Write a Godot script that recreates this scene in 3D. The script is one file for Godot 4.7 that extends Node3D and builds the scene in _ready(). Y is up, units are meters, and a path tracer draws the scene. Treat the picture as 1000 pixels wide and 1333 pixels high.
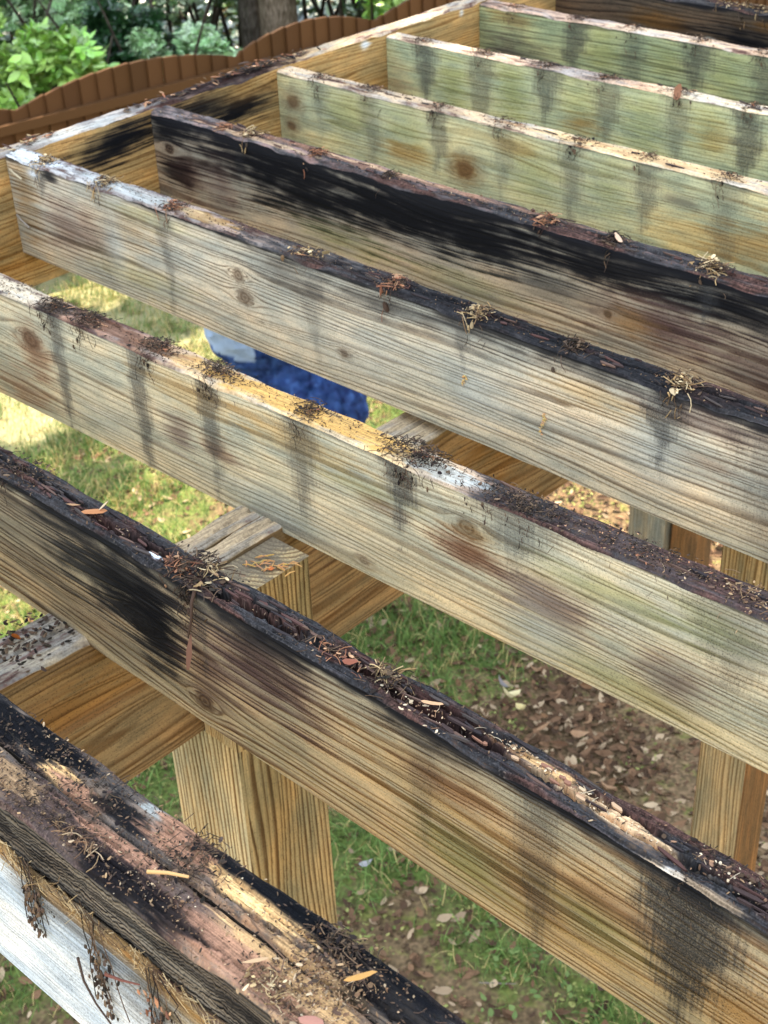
extends Node3D
# An old deck frame with its boards taken off: weathered joists, a doubled beam on a notched post, lawn and fence beyond.
# World: x runs along the joists (towards the rim at -x), z across them, y up, y = 0 near the joist tops. Ground near y = -2.

const GAP0 := -1.92          # where the gaps between the lost deck boards crossed the joists
const GAP := 0.147
var rng := RandomNumberGenerator.new()
var used := {}

# joist profiles: y = a0 + a1 x + a2 x^2 (top), z = b0 + b1 x + b2 x^2 (near face), thickness, depth
var JY := [Vector3(0.0287, 0, 0), Vector3(-0.0258, -0.0059, -0.0023), Vector3(-0.017, 0.0069, -0.0011), Vector3(-0.0099, -0.0082, -0.0005), Vector3(-0.0108, -0.0005, 0.0021), Vector3(-0.0075, 0.0041, 0.0029), Vector3(-0.0026, 0.0015, -0.0005), Vector3(-0.0057, 0.0001, 0.0007), Vector3(-0.0044, -0.0008, -0.0013)]
var JZ := [Vector3(-0.3549, -0.0124, 0), Vector3(-0.6474, 0.0066, -0.0008), Vector3(-0.9523, -0.0032, 0.0006), Vector3(-1.2340, -0.0026, 0.0), Vector3(-1.5335, 0.0001, 0), Vector3(-1.8443, -0.0004, 0), Vector3(-2.1519, -0.0001, 0), Vector3(-2.4493, -0.0001, 0), Vector3(-2.7236, 0, 0)]
var JT := [0.0753, 0.0404, 0.0414, 0.043, 0.0457, 0.042, 0.0384, 0.0427, 0.038]
var JD := [0.235, 0.1735, 0.1732, 0.172, 0.1749, 0.1749, 0.1749, 0.1749, 0.1749]

var jobs: Array = []          # texture jobs, run on several threads
var done: Array = []
var lock := Mutex.new()
var specs := {}


# ---------------------------------------------------------------- naming
func numbered(called: String) -> String:
	if not used.has(called):
		used[called] = 0
		return called
	used[called] += 1
	return "%s_%03d" % [called, used[called]]


func tag(o: Node3D, label: String, category: String, group := "", kind := "") -> Node3D:
	if label: o.set_meta("label", label)
	if category: o.set_meta("category", category)
	if group: o.set_meta("group", group)
	if kind: o.set_meta("kind", kind)
	return o


func put(o: Node3D, called: String, parent: Node3D = null) -> Node3D:
	if parent == null:
		o.name = numbered(called)
		add_child(o, true)
	else:
		o.name = called
		parent.add_child(o, true)
	return o


func mesh_node(m: Mesh, mat: Material, called: String, parent: Node3D = null) -> MeshInstance3D:
	var o := MeshInstance3D.new()
	o.mesh = m
	o.material_override = mat
	put(o, called, parent)
	return o


# ---------------------------------------------------------------- noise
func noise(s: int, f: float, oct := 3, kind := FastNoiseLite.TYPE_SIMPLEX_SMOOTH) -> FastNoiseLite:
	var n := FastNoiseLite.new()
	n.seed = s
	n.frequency = f
	n.noise_type = kind
	n.fractal_octaves = oct
	if oct <= 1: n.fractal_type = FastNoiseLite.FRACTAL_NONE
	return n


# ---------------------------------------------------------------- mesh builder
class MB:
	var p := PackedVector3Array()
	var c := PackedColorArray()
	var uv := PackedVector2Array()
	var idx := PackedInt32Array()
	var col := Color.WHITE

	func v(a: Vector3, t := Vector2.ZERO) -> int:
		p.append(a); c.append(col); uv.append(t)
		return p.size() - 1

	func tri(a: Vector3, b: Vector3, d: Vector3) -> void:
		var k := p.size()
		for q in [a, b, d]:
			p.append(q); c.append(col); uv.append(Vector2(q.x, q.z))
		idx.append(k); idx.append(k + 1); idx.append(k + 2)

	func quad(a: Vector3, b: Vector3, d: Vector3, e: Vector3) -> void:
		tri(a, b, d)
		tri(a, d, e)

	func box(x0: Vector3, x1: Vector3) -> void:
		var a := x0
		var b := x1
		quad(Vector3(a.x, b.y, a.z), Vector3(b.x, b.y, a.z), Vector3(b.x, b.y, b.z), Vector3(a.x, b.y, b.z))
		quad(Vector3(a.x, a.y, b.z), Vector3(b.x, a.y, b.z), Vector3(b.x, a.y, a.z), Vector3(a.x, a.y, a.z))
		quad(Vector3(a.x, b.y, b.z), Vector3(b.x, b.y, b.z), Vector3(b.x, a.y, b.z), Vector3(a.x, a.y, b.z))
		quad(Vector3(b.x, b.y, a.z), Vector3(a.x, b.y, a.z), Vector3(a.x, a.y, a.z), Vector3(b.x, a.y, a.z))
		quad(Vector3(b.x, b.y, b.z), Vector3(b.x, b.y, a.z), Vector3(b.x, a.y, a.z), Vector3(b.x, a.y, b.z))
		quad(Vector3(a.x, b.y, a.z), Vector3(a.x, b.y, b.z), Vector3(a.x, a.y, b.z), Vector3(a.x, a.y, a.z))

	# a tube along points with radii
	func tube(pts: Array, rad: Array, sides := 5) -> void:
		var base := p.size()
		var up := Vector3(0.31, 0.9, 0.17)
		for i in pts.size():
			var dirv: Vector3 = (pts[mini(i + 1, pts.size() - 1)] - pts[maxi(i - 1, 0)])
			if dirv.length() < 1e-7: dirv = Vector3.RIGHT
			dirv = dirv.normalized()
			var a := dirv.cross(up).normalized()
			var b := dirv.cross(a).normalized()
			for s in sides:
				var an := TAU * s / sides
				p.append(pts[i] + (a * cos(an) + b * sin(an)) * rad[i]); c.append(col); uv.append(Vector2(float(s) / sides, float(i)))
		for i in pts.size() - 1:
			for s in sides:
				var q0 := base + i * sides + s
				var q1 := base + i * sides + (s + 1) % sides
				for k in [q0, q1, q1 + sides, q0, q1 + sides, q0 + sides]: idx.append(k)
		for e in 2:
			var at: int = 0 if e == 0 else pts.size() - 1
			var m := v(pts[at])
			for s in sides:
				var q0 := base + at * sides + s
				var q1 := base + at * sides + (s + 1) % sides
				if e == 0:
					for k in [m, q1, q0]: idx.append(k)
				else:
					for k in [m, q0, q1]: idx.append(k)

	# a lens-like chip or leaf: centre c0, long axis a, across b, normal n (all with lengths)
	func chip(c0: Vector3, a: Vector3, b: Vector3, n: Vector3, bend := 0.0, r: RandomNumberGenerator = null) -> void:
		var ring: Array = []
		var k := 8
		for i in k:
			var an := TAU * i / k
			var j := 1.0 if r == null else r.randf_range(0.75, 1.15)
			var u := cos(an)
			ring.append(c0 + a * u * j + b * sin(an) * j * (1.0 if r else 0.9) + n * bend * (u * u - 0.3))
		var top := c0 + n * (1.0 - 0.3 * bend)
		var bot := c0 - n * (1.0 + 0.3 * bend)
		for i in k:
			tri(top, ring[(i + 1) % k], ring[i])
			tri(bot, ring[i], ring[(i + 1) % k])

	func build(smooth := false, with_color := true) -> ArrayMesh:
		var arr: Array = []
		arr.resize(Mesh.ARRAY_MAX)
		arr[Mesh.ARRAY_VERTEX] = p
		if with_color: arr[Mesh.ARRAY_COLOR] = c
		arr[Mesh.ARRAY_TEX_UV] = uv
		arr[Mesh.ARRAY_INDEX] = idx
		var n := PackedVector3Array()
		n.resize(p.size())
		for i in range(0, idx.size(), 3):
			var a := p[idx[i]]
			var f := (p[idx[i + 2]] - a).cross(p[idx[i + 1]] - a)
			n[idx[i]] += f; n[idx[i + 1]] += f; n[idx[i + 2]] += f
		for i in n.size():
			n[i] = n[i].normalized() if n[i].length_squared() > 1e-24 else Vector3.UP
		arr[Mesh.ARRAY_NORMAL] = n
		var m := ArrayMesh.new()
		m.add_surface_from_arrays(Mesh.PRIMITIVE_TRIANGLES, arr)
		return m


# ---------------------------------------------------------------- materials
func paint(c: Color, rough := 0.9) -> StandardMaterial3D:
	var m := StandardMaterial3D.new()
	m.albedo_color = c
	m.roughness = rough
	m.metallic_specular = 0.3
	return m


func tinted(rough := 0.9, back := 0.0) -> StandardMaterial3D:
	var m := StandardMaterial3D.new()
	m.vertex_color_use_as_albedo = true
	m.roughness = rough
	m.metallic_specular = 0.3
	m.cull_mode = BaseMaterial3D.CULL_DISABLED
	if back > 0.0:
		m.backlight_enabled = true
		m.backlight = Color(back, back, back * 0.6)
	return m


func lin(r: float, g: float, b: float) -> Color:
	return Color(r / 255.0, g / 255.0, b / 255.0).srgb_to_linear()


# ---------------------------------------------------------------- wood textures
# stain colours, sRGB 0..1
const INK := [
	Vector3(0.06, 0.06, 0.07),   # 0 black mould
	Vector3(0.22, 0.21, 0.20),   # 1 grey-black streak
	Vector3(0.44, 0.30, 0.22),   # 2 red-brown
	Vector3(0.50, 0.51, 0.30),   # 3 green algae
	Vector3(0.70, 0.71, 0.68),   # 4 pale bloom
	Vector3(0.50, 0.32, 0.12),   # 5 amber brown
	Vector3(0.90, 0.92, 0.93),   # 6 white paint
	Vector3(0.33, 0.25, 0.23),   # 7 plum grey
	Vector3(0.74, 0.56, 0.30),   # 8 honey yellow
	Vector3(0.19, 0.12, 0.105),   # 9 maroon rot
	Vector3(0.82, 0.68, 0.52),   # 10 cream chewed wood
	Vector3(0.64, 0.47, 0.37),   # 11 salmon bare wood
	Vector3(0.86, 0.68, 0.46),   # 12 fresh yellow wood
]


func smooth(a: float, b: float, x: float) -> float:
	var t := clampf((x - a) / (b - a), 0.0, 1.0)
	return t * t * (3.0 - 2.0 * t)


# spec keys: x0 x1 t D res seed pale late pitch wav ring knots stains streaks speck top(list of [x, rot, r, g, b]) face_shift green
func make_wood(job: int) -> void:
	var s: Dictionary = jobs[job]
	var x0: float = s.x0
	var x1: float = s.x1
	var t: float = s.t
	var D: float = s.D
	var res: float = s.res
	var W := mini(2048, int((x1 - x0) * res))
	var H := maxi(8, int((t + D) * res))
	var sd: int = s.seed
	var n_warp := noise(sd, 1.0, 2)
	var n_ring := noise(sd + 1, 1.0, 2)
	var n_fib := noise(sd + 2, 1.0, 2)
	var n_blot := noise(sd + 3, 1.0, 3)
	var n_speck := noise(sd + 4, 1.0, 1)
	var n_low := noise(sd + 5, 1.0, 3)
	var rnd := PackedFloat32Array()
	var r := RandomNumberGenerator.new()
	r.seed = sd
	for i in 257: rnd.append(r.randf())
	var pale: Vector3 = s.pale
	var late: Vector3 = s.late
	var pitch: float = s.pitch
	var wav: float = s.wav
	var ring: float = s.ring
	var speck: float = s.speck
	var knots: Array = s.knots
	var stains: Array = s.stains
	var streaks: Array = s.streaks
	var top: Array = s.top
	var rv: float = s.get("rv", 1.6)
	var dust: float = s.get("dust", 0.0)
	var edge_ink: float = s.get("edge", 0.0)     # how black the upper edge of the face is
	var edge_w: float = s.get("edge_w", 0.008)
	var cracks: Array = s.get("cracks", [])
	var rgb := PackedByteArray()
	rgb.resize(W * H * 3)
	var hgt := PackedByteArray()
	hgt.resize(W * H)
	for i in W:
		var x := x0 + (x1 - x0) * (i + 0.5) / W
		# what can matter in this column
		var ks: Array = []
		for k in knots:
			if absf(x - k[0]) < k[2] * 14.0: ks.append(k)
		var ss: Array = []
		for k in stains:
			if absf(x - k[1]) < k[3] * 2.4: ss.append(k)
		var st: Array = []
		for k in streaks:
			if absf(x - k[0]) < k[1] * 2.2: st.append(k)
		# top mix for this x
		var rot := 0.5
		var tr := 0.6
		var tg := 0.5
		var tb := 0.4
		for k in top.size():
			if x <= top[k][0] or k == top.size() - 1:
				var q: Array = top[k]
				var q0: Array = top[maxi(k - 1, 0)]
				var span: float = q[0] - q0[0]
				var f := clampf((x - q0[0]) / span, 0.0, 1.0) if span > 1e-6 else 1.0
				rot = lerpf(q0[1], q[1], f)
				tr = lerpf(q0[2], q[2], f); tg = lerpf(q0[3], q[3], f); tb = lerpf(q0[4], q[4], f)
				break
		for j in H:
			var v := (j + 0.5) / res
			var cr: float
			var cg: float
			var cb: float
			var hh := 0.5
			if v < t:
				# the weathered upper edge
				var w := t - v
				var a := n_blot.get_noise_2d(x * 16.0, w * 80.0)
				var b := n_fib.get_noise_2d(x * 9.0 + 40.0, w * 640.0)
				var c2 := n_low.get_noise_2d(x * 5.0, w * 26.0)
				var c3 := n_blot.get_noise_2d(x * 120.0, w * 160.0)
				var c4 := n_speck.get_noise_2d(x * 620.0, w * 640.0)
				var dk := smooth(-0.34, 0.34, rot * 1.4 - 0.72 + a * 0.62 + c2 * 0.5 + b * 0.36 + c3 * 0.28 + c4 * 0.12)
				var br := 1.0 + b * 0.34 + a * 0.16 + c3 * 0.16 + c4 * 0.16
				cr = tr * br; cg = tg * br; cb = tb * br
				# grey weathering, then black and plum-brown rot
				var gy := smooth(-0.1, 0.5, n_low.get_noise_2d(x * 9.0 + 31.0, w * 40.0) + 0.25 * b) * 0.5
				var lum := (cr + cg + cb) / 3.0 * 0.86
				cr = lerpf(cr, lum, gy); cg = lerpf(cg, lum, gy); cb = lerpf(cb, lum, gy)
				var mar := smooth(0.0, 0.5, c2 + a * 0.5 + 0.08)
				var kk := 1.0 + b * 0.6 + c3 * 0.4 + c4 * 0.35
				cr = lerpf(cr, lerpf(0.205, 0.285, mar) * kk, dk)
				cg = lerpf(cg, lerpf(0.195, 0.205, mar) * kk, dk)
				cb = lerpf(cb, lerpf(0.195, 0.180, mar) * kk, dk)
				if dust > 0.0:
					var du := smooth(-0.15, 0.5, c3 * 0.6 + c4 * 0.55 + c2 * 0.5 + a * 0.3) * dust
					cr = lerpf(cr, 0.40 + 0.10 * c4, du); cg = lerpf(cg, 0.345 + 0.09 * c4, du); cb = lerpf(cb, 0.295 + 0.08 * c4, du)
				# pale chewed flecks
				var fl := n_speck.get_noise_2d(x * 260.0, w * 700.0)
				if fl > 0.6:
					var m := smooth(0.6, 0.85, fl) * 0.5 * (0.3 + 0.7 * smooth(-0.1, 0.4, a))
					cr = lerpf(cr, 0.70, m); cg = lerpf(cg, 0.62, m); cb = lerpf(cb, 0.53, m)
				hh = 0.5 + 0.34 * b + 0.26 * a + 0.2 * c3 + 0.12 * c4
				for k in ss:
					if k[2] < 0.0:      # stains of the upper edge carry w as a negative depth
						var ex: float = (x - k[1]) / k[3]
						var ey: float = (w + k[2]) / k[4]
						var g := 1.3 - sqrt(ex * ex + ey * ey) + a * 0.6 + b * 0.25
						var m := smooth(0.0, 0.5, g) * float(k[5])
						var ik: Vector3 = INK[k[0]]
						cr = lerpf(cr, ik.x * br, m); cg = lerpf(cg, ik.y * br, m); cb = lerpf(cb, ik.z * br, m)
			else:
				var d := v - t
				var q := d + wav * n_warp.get_noise_2d(x * 1.3, d * 5.0)
				var kin := 0.0
				var krad := 0.0
				var kdark := 0.0
				for k in ks:
					var dx: float = (x - k[0]) * 0.42
					var dy: float = d - k[1]
					var kr: float = k[2]
					var rr := sqrt(dx * dx + dy * dy)
					var kk := kr * kr / maxf(rr * rr, kr * kr * 0.5)
					q -= dy * kk * exp(-rr / (kr * 5.0))
					var wob := 1.0 + 0.25 * n_warp.get_noise_2d(x * 60.0, d * 60.0)
					var dr := sqrt((x - k[0]) * (x - k[0]) * 0.6 + dy * dy) * wob / kr
					if dr < 1.15:
						kin = maxf(kin, smooth(1.15, 0.55, dr))
						krad = dr
					kdark = maxf(kdark, smooth(2.8, 0.6, dr) * (float(k[3]) if k.size() > 3 else 0.40))
				var ph := q / pitch + rv * n_ring.get_noise_2d(q * 30.0, x * 0.8) + 40.0
				var fl := floorf(ph)
				var f := ph - fl
				var id := int(fl) & 255
				var fib := n_fib.get_noise_2d(x * 9.0, d * 620.0)
				var a := n_blot.get_noise_2d(x * 18.0, d * 42.0)
				var sp := n_speck.get_noise_2d(x * 560.0, d * 560.0)
				var lw := smooth(0.32, 0.88, f) * (1.0 - smooth(0.90, 1.0, f))
				lw = pow(lw, 1.4)
				lw *= (0.55 + 0.45 * rnd[id]) * clampf(0.95 + fib * 0.55 + a * 0.35, 0.0, 1.25)
				if kin > 0.0:
					var kl := 0.5 + 0.5 * sin(krad * 15.0)
					lw = lerpf(lw, 0.55 + 0.45 * kl, kin)
				var lowt := n_low.get_noise_2d(x * 4.0, d * 14.0)
				var tone := 1.0 + 0.13 * fib + 0.20 * lowt + 0.10 * a + 0.11 * sp
				var m0 := clampf(lw * ring, 0.0, 1.0)
				var warm := clampf(lowt * 1.1 + 0.35 * a, -0.6, 0.8)
				cr = lerpf(pale.x, late.x, m0) * tone * (1.0 + 0.03 * warm)
				cg = lerpf(pale.y, late.y, m0) * tone * (1.0 - 0.035 * warm)
				cb = lerpf(pale.z, late.z, m0) * tone * (1.0 - 0.10 * warm)
				if kdark > 0.0:
					var kd := kdark * (0.55 + 0.45 * kin)
					cr = lerpf(cr, 0.38, kd); cg = lerpf(cg, 0.28, kd); cb = lerpf(cb, 0.20, kd)
				hh = 0.42 + 0.36 * lw + 0.14 * fib
				var an := n_warp.get_noise_2d(x * 5.0 + 90.0, q * 85.0) if ss.size() > 0 else 0.0
				for k in ss:
					if k[2] < 0.0: continue
					var ex: float = (x - k[1]) / k[3]
					var ey: float = (d - k[2]) / k[4]
					var g := 1.25 - sqrt(ex * ex + ey * ey) + a * 0.26 + an * 0.42 + lowt * 0.30 + fib * 0.20 + (lw - 0.3) * 0.40 + sp * 0.12
					if g > 0.0:
						var m := smooth(0.0, float(k[6]) if k.size() > 6 else 1.2, g) * float(k[5])
						var ik: Vector3 = INK[k[0]]
						var lk := 1.0 - 0.30 * m0 + 0.12 * fib
						cr = lerpf(cr, ik.x * lk, m); cg = lerpf(cg, ik.y * lk, m); cb = lerpf(cb, ik.z * lk, m)
				for k in st:
					var ex: float = (x - k[0] + 0.010 * n_low.get_noise_2d(d * 16.0, k[0] * 40.0)) / k[1]
					var len: float = k[2]
					var g: float = 1.25 - absf(ex) * (0.62 + 0.30 * d / len) - maxf(0.0, d / len - 0.45) * 1.35 + a * 0.50 + lowt * 0.3
					if g > -0.4:
						g += 0.26 * n_warp.get_noise_2d(x * 230.0, d * 9.0 + k[0] * 31.0) + 0.12 * sp - 0.06
						var gr := smooth(0.0, 0.95, g) * float(k[3])
						# a veil of grey with mildew dots in it
						var m := gr * 0.50 + smooth(0.0, 0.6, sp + gr * 0.9 - 0.3) * gr * 0.36 + fib * gr * 0.16
						m = clampf(m, 0.0, 0.9)
						cr = lerpf(cr, 0.20, m); cg = lerpf(cg, 0.20, m); cb = lerpf(cb, 0.20, m)
				# bloom dots
				var dn := speck * (0.6 + 0.9 * n_low.get_noise_2d(x * 9.0 + 70.0, d * 12.0))
				var sm := smooth(0.52 - dn * 0.45, 0.9 - dn * 0.2, sp) * 0.34 + smooth(0.30, 0.62, -fib - 0.12 + 0.25 * sp) * 0.26 * (0.4 + 0.6 * lw + 0.4 * dn)
				sm = clampf(sm, 0.0, 0.8)
				cr *= 1.0 - sm; cg *= 1.0 - sm; cb *= 1.0 - sm
				hh -= sm * 0.35
				if edge_ink > 0.0:
					var ew := edge_w * (1.0 + 0.7 * lowt + 0.35 * a)
					var e := smooth(ew * 1.7, ew * 0.35, d + 0.0012 * fib) * edge_ink
					cr = lerpf(cr, 0.10, e); cg = lerpf(cg, 0.10, e); cb = lerpf(cb, 0.11, e)
			var o := j * W + i
			hgt[o] = clampi(int(hh * 255.0), 0, 255)
			o *= 3
			rgb[o] = clampi(int(cr * 255.0), 0, 255)
			rgb[o + 1] = clampi(int(cg * 255.0), 0, 255)
			rgb[o + 2] = clampi(int(cb * 255.0), 0, 255)
	var made := [Image.create_from_data(W, H, false, Image.FORMAT_RGB8, rgb), Image.create_from_data(W, H, false, Image.FORMAT_L8, hgt)]
	lock.lock()
	done[job] = made
	lock.unlock()


func wood_material(job: int, relief := 0.09, rough := 0.88) -> StandardMaterial3D:
	var m := StandardMaterial3D.new()
	m.albedo_texture = ImageTexture.create_from_image(done[job][0])
	m.roughness = rough
	m.metallic_specular = 0.2
	m.heightmap_enabled = true
	m.heightmap_texture = ImageTexture.create_from_image(done[job][1])
	m.heightmap_scale = relief
	return m


# ---------------------------------------------------------------- boards
# a sawn board along local x, near face towards local +z, with a worn upper edge that has splits in it
# prof(x) gives Vector2(y of the top, z of the near face)
func board(s: Dictionary, prof: Callable, dx: float, nw: int, rough_top: float, splits: Array, xa: float, xb: float, chip_edge := 0.002, breaks: Array = [], face_rows := 7, face_rough := 0.0006) -> ArrayMesh:
	var t: float = s.t
	var D: float = s.D
	var x0: float = s.x0
	var x1: float = s.x1
	var nx := maxi(2, int((xb - xa) / dx))
	var n1 := noise(int(s.seed) + 50, 1.0, 3)
	var n2 := noise(int(s.seed) + 51, 1.0, 2)
	var P := PackedVector3Array()
	var N := PackedVector3Array()
	var U := PackedVector2Array()
	var I := PackedInt32Array()
	var tex_h := t + D
	var rows_top := nw + 1
	var g: Array = []
	for i in nx + 1:
		var x := xa + (xb - xa) * i / nx
		var pf: Vector2 = prof.call(x)
		var near_chip := chip_edge * maxf(0.0, n1.get_noise_2d(x * 6.0, 3.0) * 1.8 + 0.1) + chip_edge * 0.22 * absf(n2.get_noise_2d(x * 90.0, 9.0))
		var far_chip := chip_edge * maxf(0.0, n1.get_noise_2d(x * 6.0, 33.0) * 1.8 + 0.1)
		var column := PackedVector3Array()
		for j in rows_top:
			var f := float(j) / nw
			# closer rows near both arrises
			var w := t * (0.5 - 0.5 * cos(PI * lerpf(0.12, 0.88, f))) if true else t * f
			w = t * (f + 0.0)
			var h := rough_top * (n1.get_noise_2d(x * 9.0, w * 130.0) * 0.9 + n2.get_noise_2d(x * 14.0, w * 480.0) * 0.6 + n2.get_noise_2d(x * 60.0, w * 200.0) * 0.25)
			var r := 0.0035
			var e0 := minf(w, r) / r
			var e1 := minf(t - w, r) / r
			h -= r * 0.8 * (1.0 - sqrt(maxf(0.0, 1.0 - (1.0 - e0) * (1.0 - e0))))
			h -= r * 0.8 * (1.0 - sqrt(maxf(0.0, 1.0 - (1.0 - e1) * (1.0 - e1))))
			h -= near_chip * maxf(0.0, 1.0 - w / 0.008) * 2.0
			h -= far_chip * maxf(0.0, 1.0 - (t - w) / 0.008) * 2.0
			for k in breaks:      # short breaks across the fibres: [x, w from, w to, half width, depth]
				if w > k[1] and w < k[2] and absf(x - k[0] - (w - k[1]) * 0.5) < k[3] * 1.6:
					h -= float(k[4]) * smooth(1.5, 0.6, absf(x - k[0] - (w - k[1]) * 0.5) / k[3])
			for k in splits:      # [xa, wa, xb, wb, half width, depth]
				if x > k[0] and x < k[2]:
					var q: float = (x - k[0]) / (k[2] - k[0])
					var wc: float = lerpf(k[1], k[3], q) + 0.0028 * n1.get_noise_2d(x * 22.0, k[1] * 900.0) + 0.0012 * n2.get_noise_2d(x * 110.0, k[1] * 700.0)
					var taper := minf(1.0, minf(q, 1.0 - q) * 6.0)
					var hw: float = k[4] * (0.35 + 0.65 * taper) * (0.8 + 0.7 * n1.get_noise_2d(x * 45.0, k[3] * 500.0))
					var a := absf(w - wc) / maxf(hw, 0.0004)
					if a < 1.6:
						h -= float(k[5]) * 1.2 * taper * smooth(1.35, 0.8, a)
					elif a < 5.0:      # lips of the split lift a little
						h += 0.0012 * taper * (5.0 - a) / 3.4
			column.append(Vector3(x, pf.x + h, pf.y - w))
		g.append(column)
	# upper strip
	for i in nx + 1:
		var u: float = pingpong((g[i][0].x - x0) / (x1 - x0), 1.0)
		for j in rows_top:
			var pi0: Vector3 = g[maxi(i - 1, 0)][j]
			var pi1: Vector3 = g[mini(i + 1, nx)][j]
			var pj0: Vector3 = g[i][maxi(j - 1, 0)]
			var pj1: Vector3 = g[i][mini(j + 1, nw)]
			P.append(g[i][j]); N.append((pi1 - pi0).cross(-(pj1 - pj0)).normalized() * -1.0)
			if N[N.size() - 1].y < 0.0: N[N.size() - 1] = -N[N.size() - 1]
			U.append(Vector2(u, (t - t * float(j) / nw) / tex_h))
	for i in nx:
		for j in nw:
			var a := i * rows_top + j
			var b := a + rows_top
			for k in [a, a + 1, b + 1, a, b + 1, b]: I.append(k)
	# near face, back face, underside: strips along x
	var far_z := func(i: int) -> Vector3: return g[i][nw]
	for side in 3:
		var base := P.size()
		var rows := face_rows if side == 0 else 2
		for i in nx + 1:
			var x: float = g[i][0].x
			var u := pingpong((x - x0) / (x1 - x0), 1.0)
			var pf: Vector2 = prof.call(x)
			var near: Vector3 = g[i][0]
			var far: Vector3 = g[i][nw]
			var yb := pf.x - D
			for j in rows:
				var f := float(j) / (rows - 1)
				if side == 0:
					var y := lerpf(near.y, yb, f)
					var bump := face_rough * (n2.get_noise_2d(x * 9.0, y * 30.0 if face_rows < 9 else y * 420.0)) if j > 0 else 0.0
					P.append(Vector3(x, y, near.z + bump)); N.append(Vector3(0, 0, 1)); U.append(Vector2(u, clampf((t + pf.x - y) / tex_h, 0.0, 0.999)))
				elif side == 1:
					var y := lerpf(far.y, yb, f)
					P.append(Vector3(x, y, far.z)); N.append(Vector3(0, 0, -1)); U.append(Vector2(u, clampf((t + pf.x - y) / tex_h, 0.0, 0.999)))
				else:
					P.append(Vector3(x, yb, lerpf(near.z, far.z, f))); N.append(Vector3(0, -1, 0)); U.append(Vector2(u, 0.999 - f * 0.1))
		for i in nx:
			for j in rows - 1:
				var a := base + i * rows + j
				var b := a + rows
				if side == 0 or side == 2:
					if side == 0:
						for k in [a, b, b + 1, a, b + 1, a + 1]: I.append(k)
					else:
						for k in [a, b, b + 1, a, b + 1, a + 1]: I.append(k)
				else:
					for k in [a, b + 1, b, a, a + 1, b + 1]: I.append(k)
	# ends
	for e in 2:
		var i := 0 if e == 0 else nx
		var base := P.size()
		var near: Vector3 = g[i][0]
		var far: Vector3 = g[i][nw]
		var yb: float = prof.call(near.x).x - D
		for q in [near, far, Vector3(far.x, yb, far.z), Vector3(near.x, yb, near.z)]:
			P.append(q); N.append(Vector3(-1 if e == 0 else 1, 0, 0)); U.append(Vector2(0.02 + (near.z - q.z) * 0.3, clampf((near.y - q.y + t) / tex_h, 0, 0.999)))
		for k in ([0, 2, 1, 0, 3, 2] if e == 0 else [0, 1, 2, 0, 2, 3]): I.append(base + k)
	var arr: Array = []
	arr.resize(Mesh.ARRAY_MAX)
	arr[Mesh.ARRAY_VERTEX] = P
	arr[Mesh.ARRAY_NORMAL] = N
	arr[Mesh.ARRAY_TEX_UV] = U
	arr[Mesh.ARRAY_INDEX] = I
	var m := ArrayMesh.new()
	m.add_surface_from_arrays(Mesh.PRIMITIVE_TRIANGLES, arr)
	return m


func jy(k: int, x: float) -> float:
	return JY[k].x + JY[k].y * x + JY[k].z * x * x


func jz(k: int, x: float) -> float:
	return JZ[k].x + JZ[k].y * x + JZ[k].z * x * x


func job(s: Dictionary) -> int:
	jobs.append(s)
	return jobs.size() - 1


# ---------------------------------------------------------------- ground
func ground_y(x: float, z: float) -> float:
	return -2.0 - clampf((-x - 3.0) * 0.125, 0.0, 1.0) + 0.012 * sin(x * 2.1 + z) + 0.010 * sin(z * 3.3 - x * 1.3)


var n_g1 := noise(901, 1.0, 4)
var n_g2 := noise(902, 1.0, 3)


# how grassy a place is, 0 to 1
func grassy(x: float, z: float) -> float:
	var a := n_g1.get_noise_2d(x * 1.3, z * 1.3) * 0.9 + n_g2.get_noise_2d(x * 5.0, z * 5.0) * 0.5
	var lawn := smooth(-2.9, -3.4, x) * 0.86
	var patch := 0.0
	for q in [[-2.25, -2.55, 0.42, 0.95], [-1.86, -1.80, 0.30, 0.75], [-2.6, -1.7, 0.4, 0.7], [-2.15, -0.95, 0.45, 0.6], [-1.45, -1.85, 0.34, 0.62], [-1.75, -2.05, 0.25, 0.6], [-1.15, -1.75, 0.2, 0.5], [-2.8, -3.2, 0.4, 0.5]]:
		var d := Vector2(x - q[0], z - q[1]).length() / float(q[2])
		patch = maxf(patch, float(q[3]) * smooth(1.5, 0.3, d))
	return clampf(maxf(lawn, patch) + a * 0.75 - 0.12, 0.0, 1.0)


func litter(x: float, z: float) -> float:
	var a := n_g1.get_noise_2d(x * 2.0 + 9.0, z * 2.0)
	var d := smooth(-2.35, -1.75, x) * smooth(-1.9, -2.3, z)
	return clampf(d + a * 0.5 + 0.12, 0.0, 1.0)


const GX0 := -8.5
const GX1 := 0.5
const GZ0 := -7.5
const GZ1 := 0.5
var ground_image: Image
var ground_bump: Image
const GW := 1360
const GH := 1208
var g_rows: Array = []


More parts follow.
